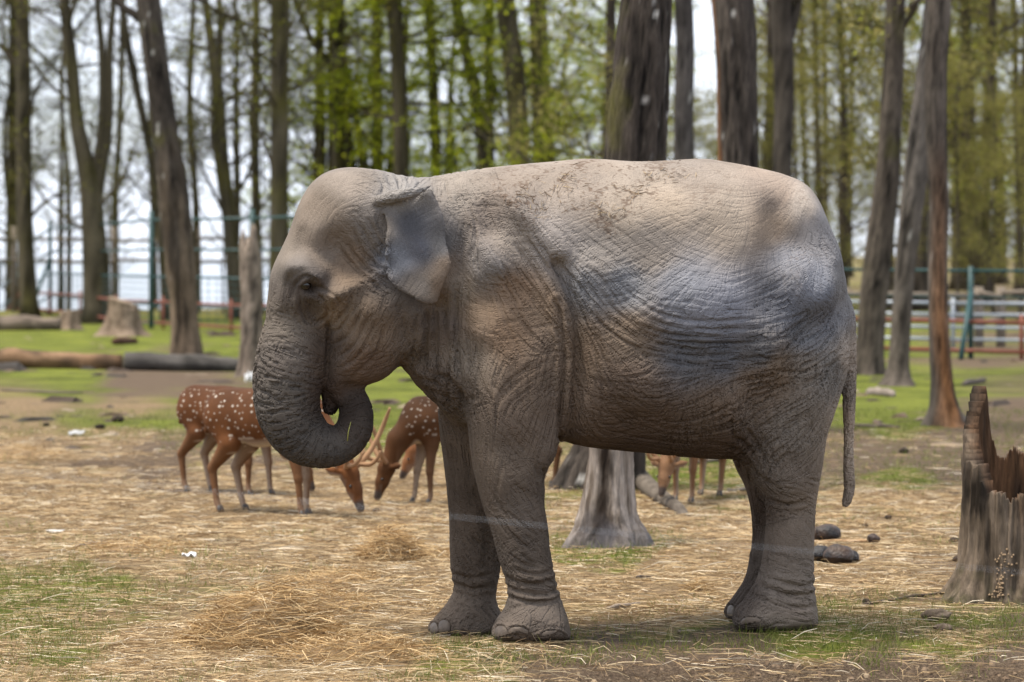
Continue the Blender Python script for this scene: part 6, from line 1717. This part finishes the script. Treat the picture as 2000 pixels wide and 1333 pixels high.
# old straw and soil bits lying on the elephant's back
r = np.random.default_rng(21)
U, V = EU, EV
cand = np.nonzero((no[:, 2] > .25) & (co[:, 1] < .1) & (U > 960) & (U < 1420) & (V < 470))[0]
cl = [(1010, 385, 26), (1095, 378, 30), (1180, 418, 22), (1225, 372, 24), (1290, 345, 26), (1110, 350, 30), (1330, 340, 30), (1050, 400, 30)]
pick = []
for cu, cv, s in cl:
    d = np.hypot((U[cand] - cu) / s, (V[cand] - cv) / s * 1.4); w = np.exp(-d * d); w /= w.sum(); pick.append(r.choice(cand, 34, p=w))
pick = np.concatenate(pick); nb_ = len(pick)
Vb_, Fb_ = strands(np.zeros((nb_, 3)), r.uniform(0, 2 * pi, nb_), r.uniform(.012, .05, nb_), np.abs(r.normal(0, .003, (nb_, 2))), r.normal(0, .1, nb_), r.uniform(.002, .004, nb_), r.uniform(.2, 1.2, nb_))
Vb_ = Vb_.reshape(nb_, 6, 3)
for k_ in range(nb_):
    nn = no[pick[k_]]; q_ = mathutils.Vector((0, 0, 1)).rotation_difference(mathutils.Vector(nn)); M_ = np.array(q_.to_matrix())
    Vb_[k_] = Vb_[k_] @ M_.T + co2[pick[k_]] + nn * .003
bits = mesh_np('straw_bits', Vb_.reshape(-1, 3), Fb_, straw_mat, smooth=False)
add_col(bits, 'Col', np.repeat(np.array([(.10, .065, .04), (.22, .15, .09), (.36, .27, .16)])[r.choice(3, nb_, p=[.5, .35, .15])], 6, 0))
ob = link('straw_bits', bits, loc=elephant.location, rot=(0, 0, EPHI)); tag(ob, 'dark bits of straw and soil lying on the elephant back', 'straw', kind='stuff')
# green stalk held in the trunk
pth = np.array([epick(675, 858)[0] + [0, -.004, 0], epick(677, 840)[0] + [0, -.014, 0], epick(680, 826)[0] + [.004, -.02, .01]])
V_, F_, T_ = tube(pth, [.003, .0028, .0015], 5)
tag(link('grass_stalk', mesh_np('grass_stalk', V_, [F_, T_], flat_mat('fresh_stalk', (.30, .30, .08), .6)), loc=elephant.location, rot=(0, 0, EPHI)), 'thin green grass stalk held in the curled trunk', 'stalk')

# thin electric wires strung in front
wire_m = flat_mat('steel_wire', (.55, .6, .66), .35, .5, .1, 5, metallic=.3)
pa, pb = P(-400, 878, 7.2), P(2400, 1158, 7.2)
V_, F_, T_ = tube(np.array([pa, (pa + pb) / 2 - [0, 0, .004], pb]), .00036, 6)
tag(link('electric_wire', mesh_np('electric_wire', V_, [F_, T_], wire_m)), 'thin taut wire strung low in front of the elephant legs', 'wire')
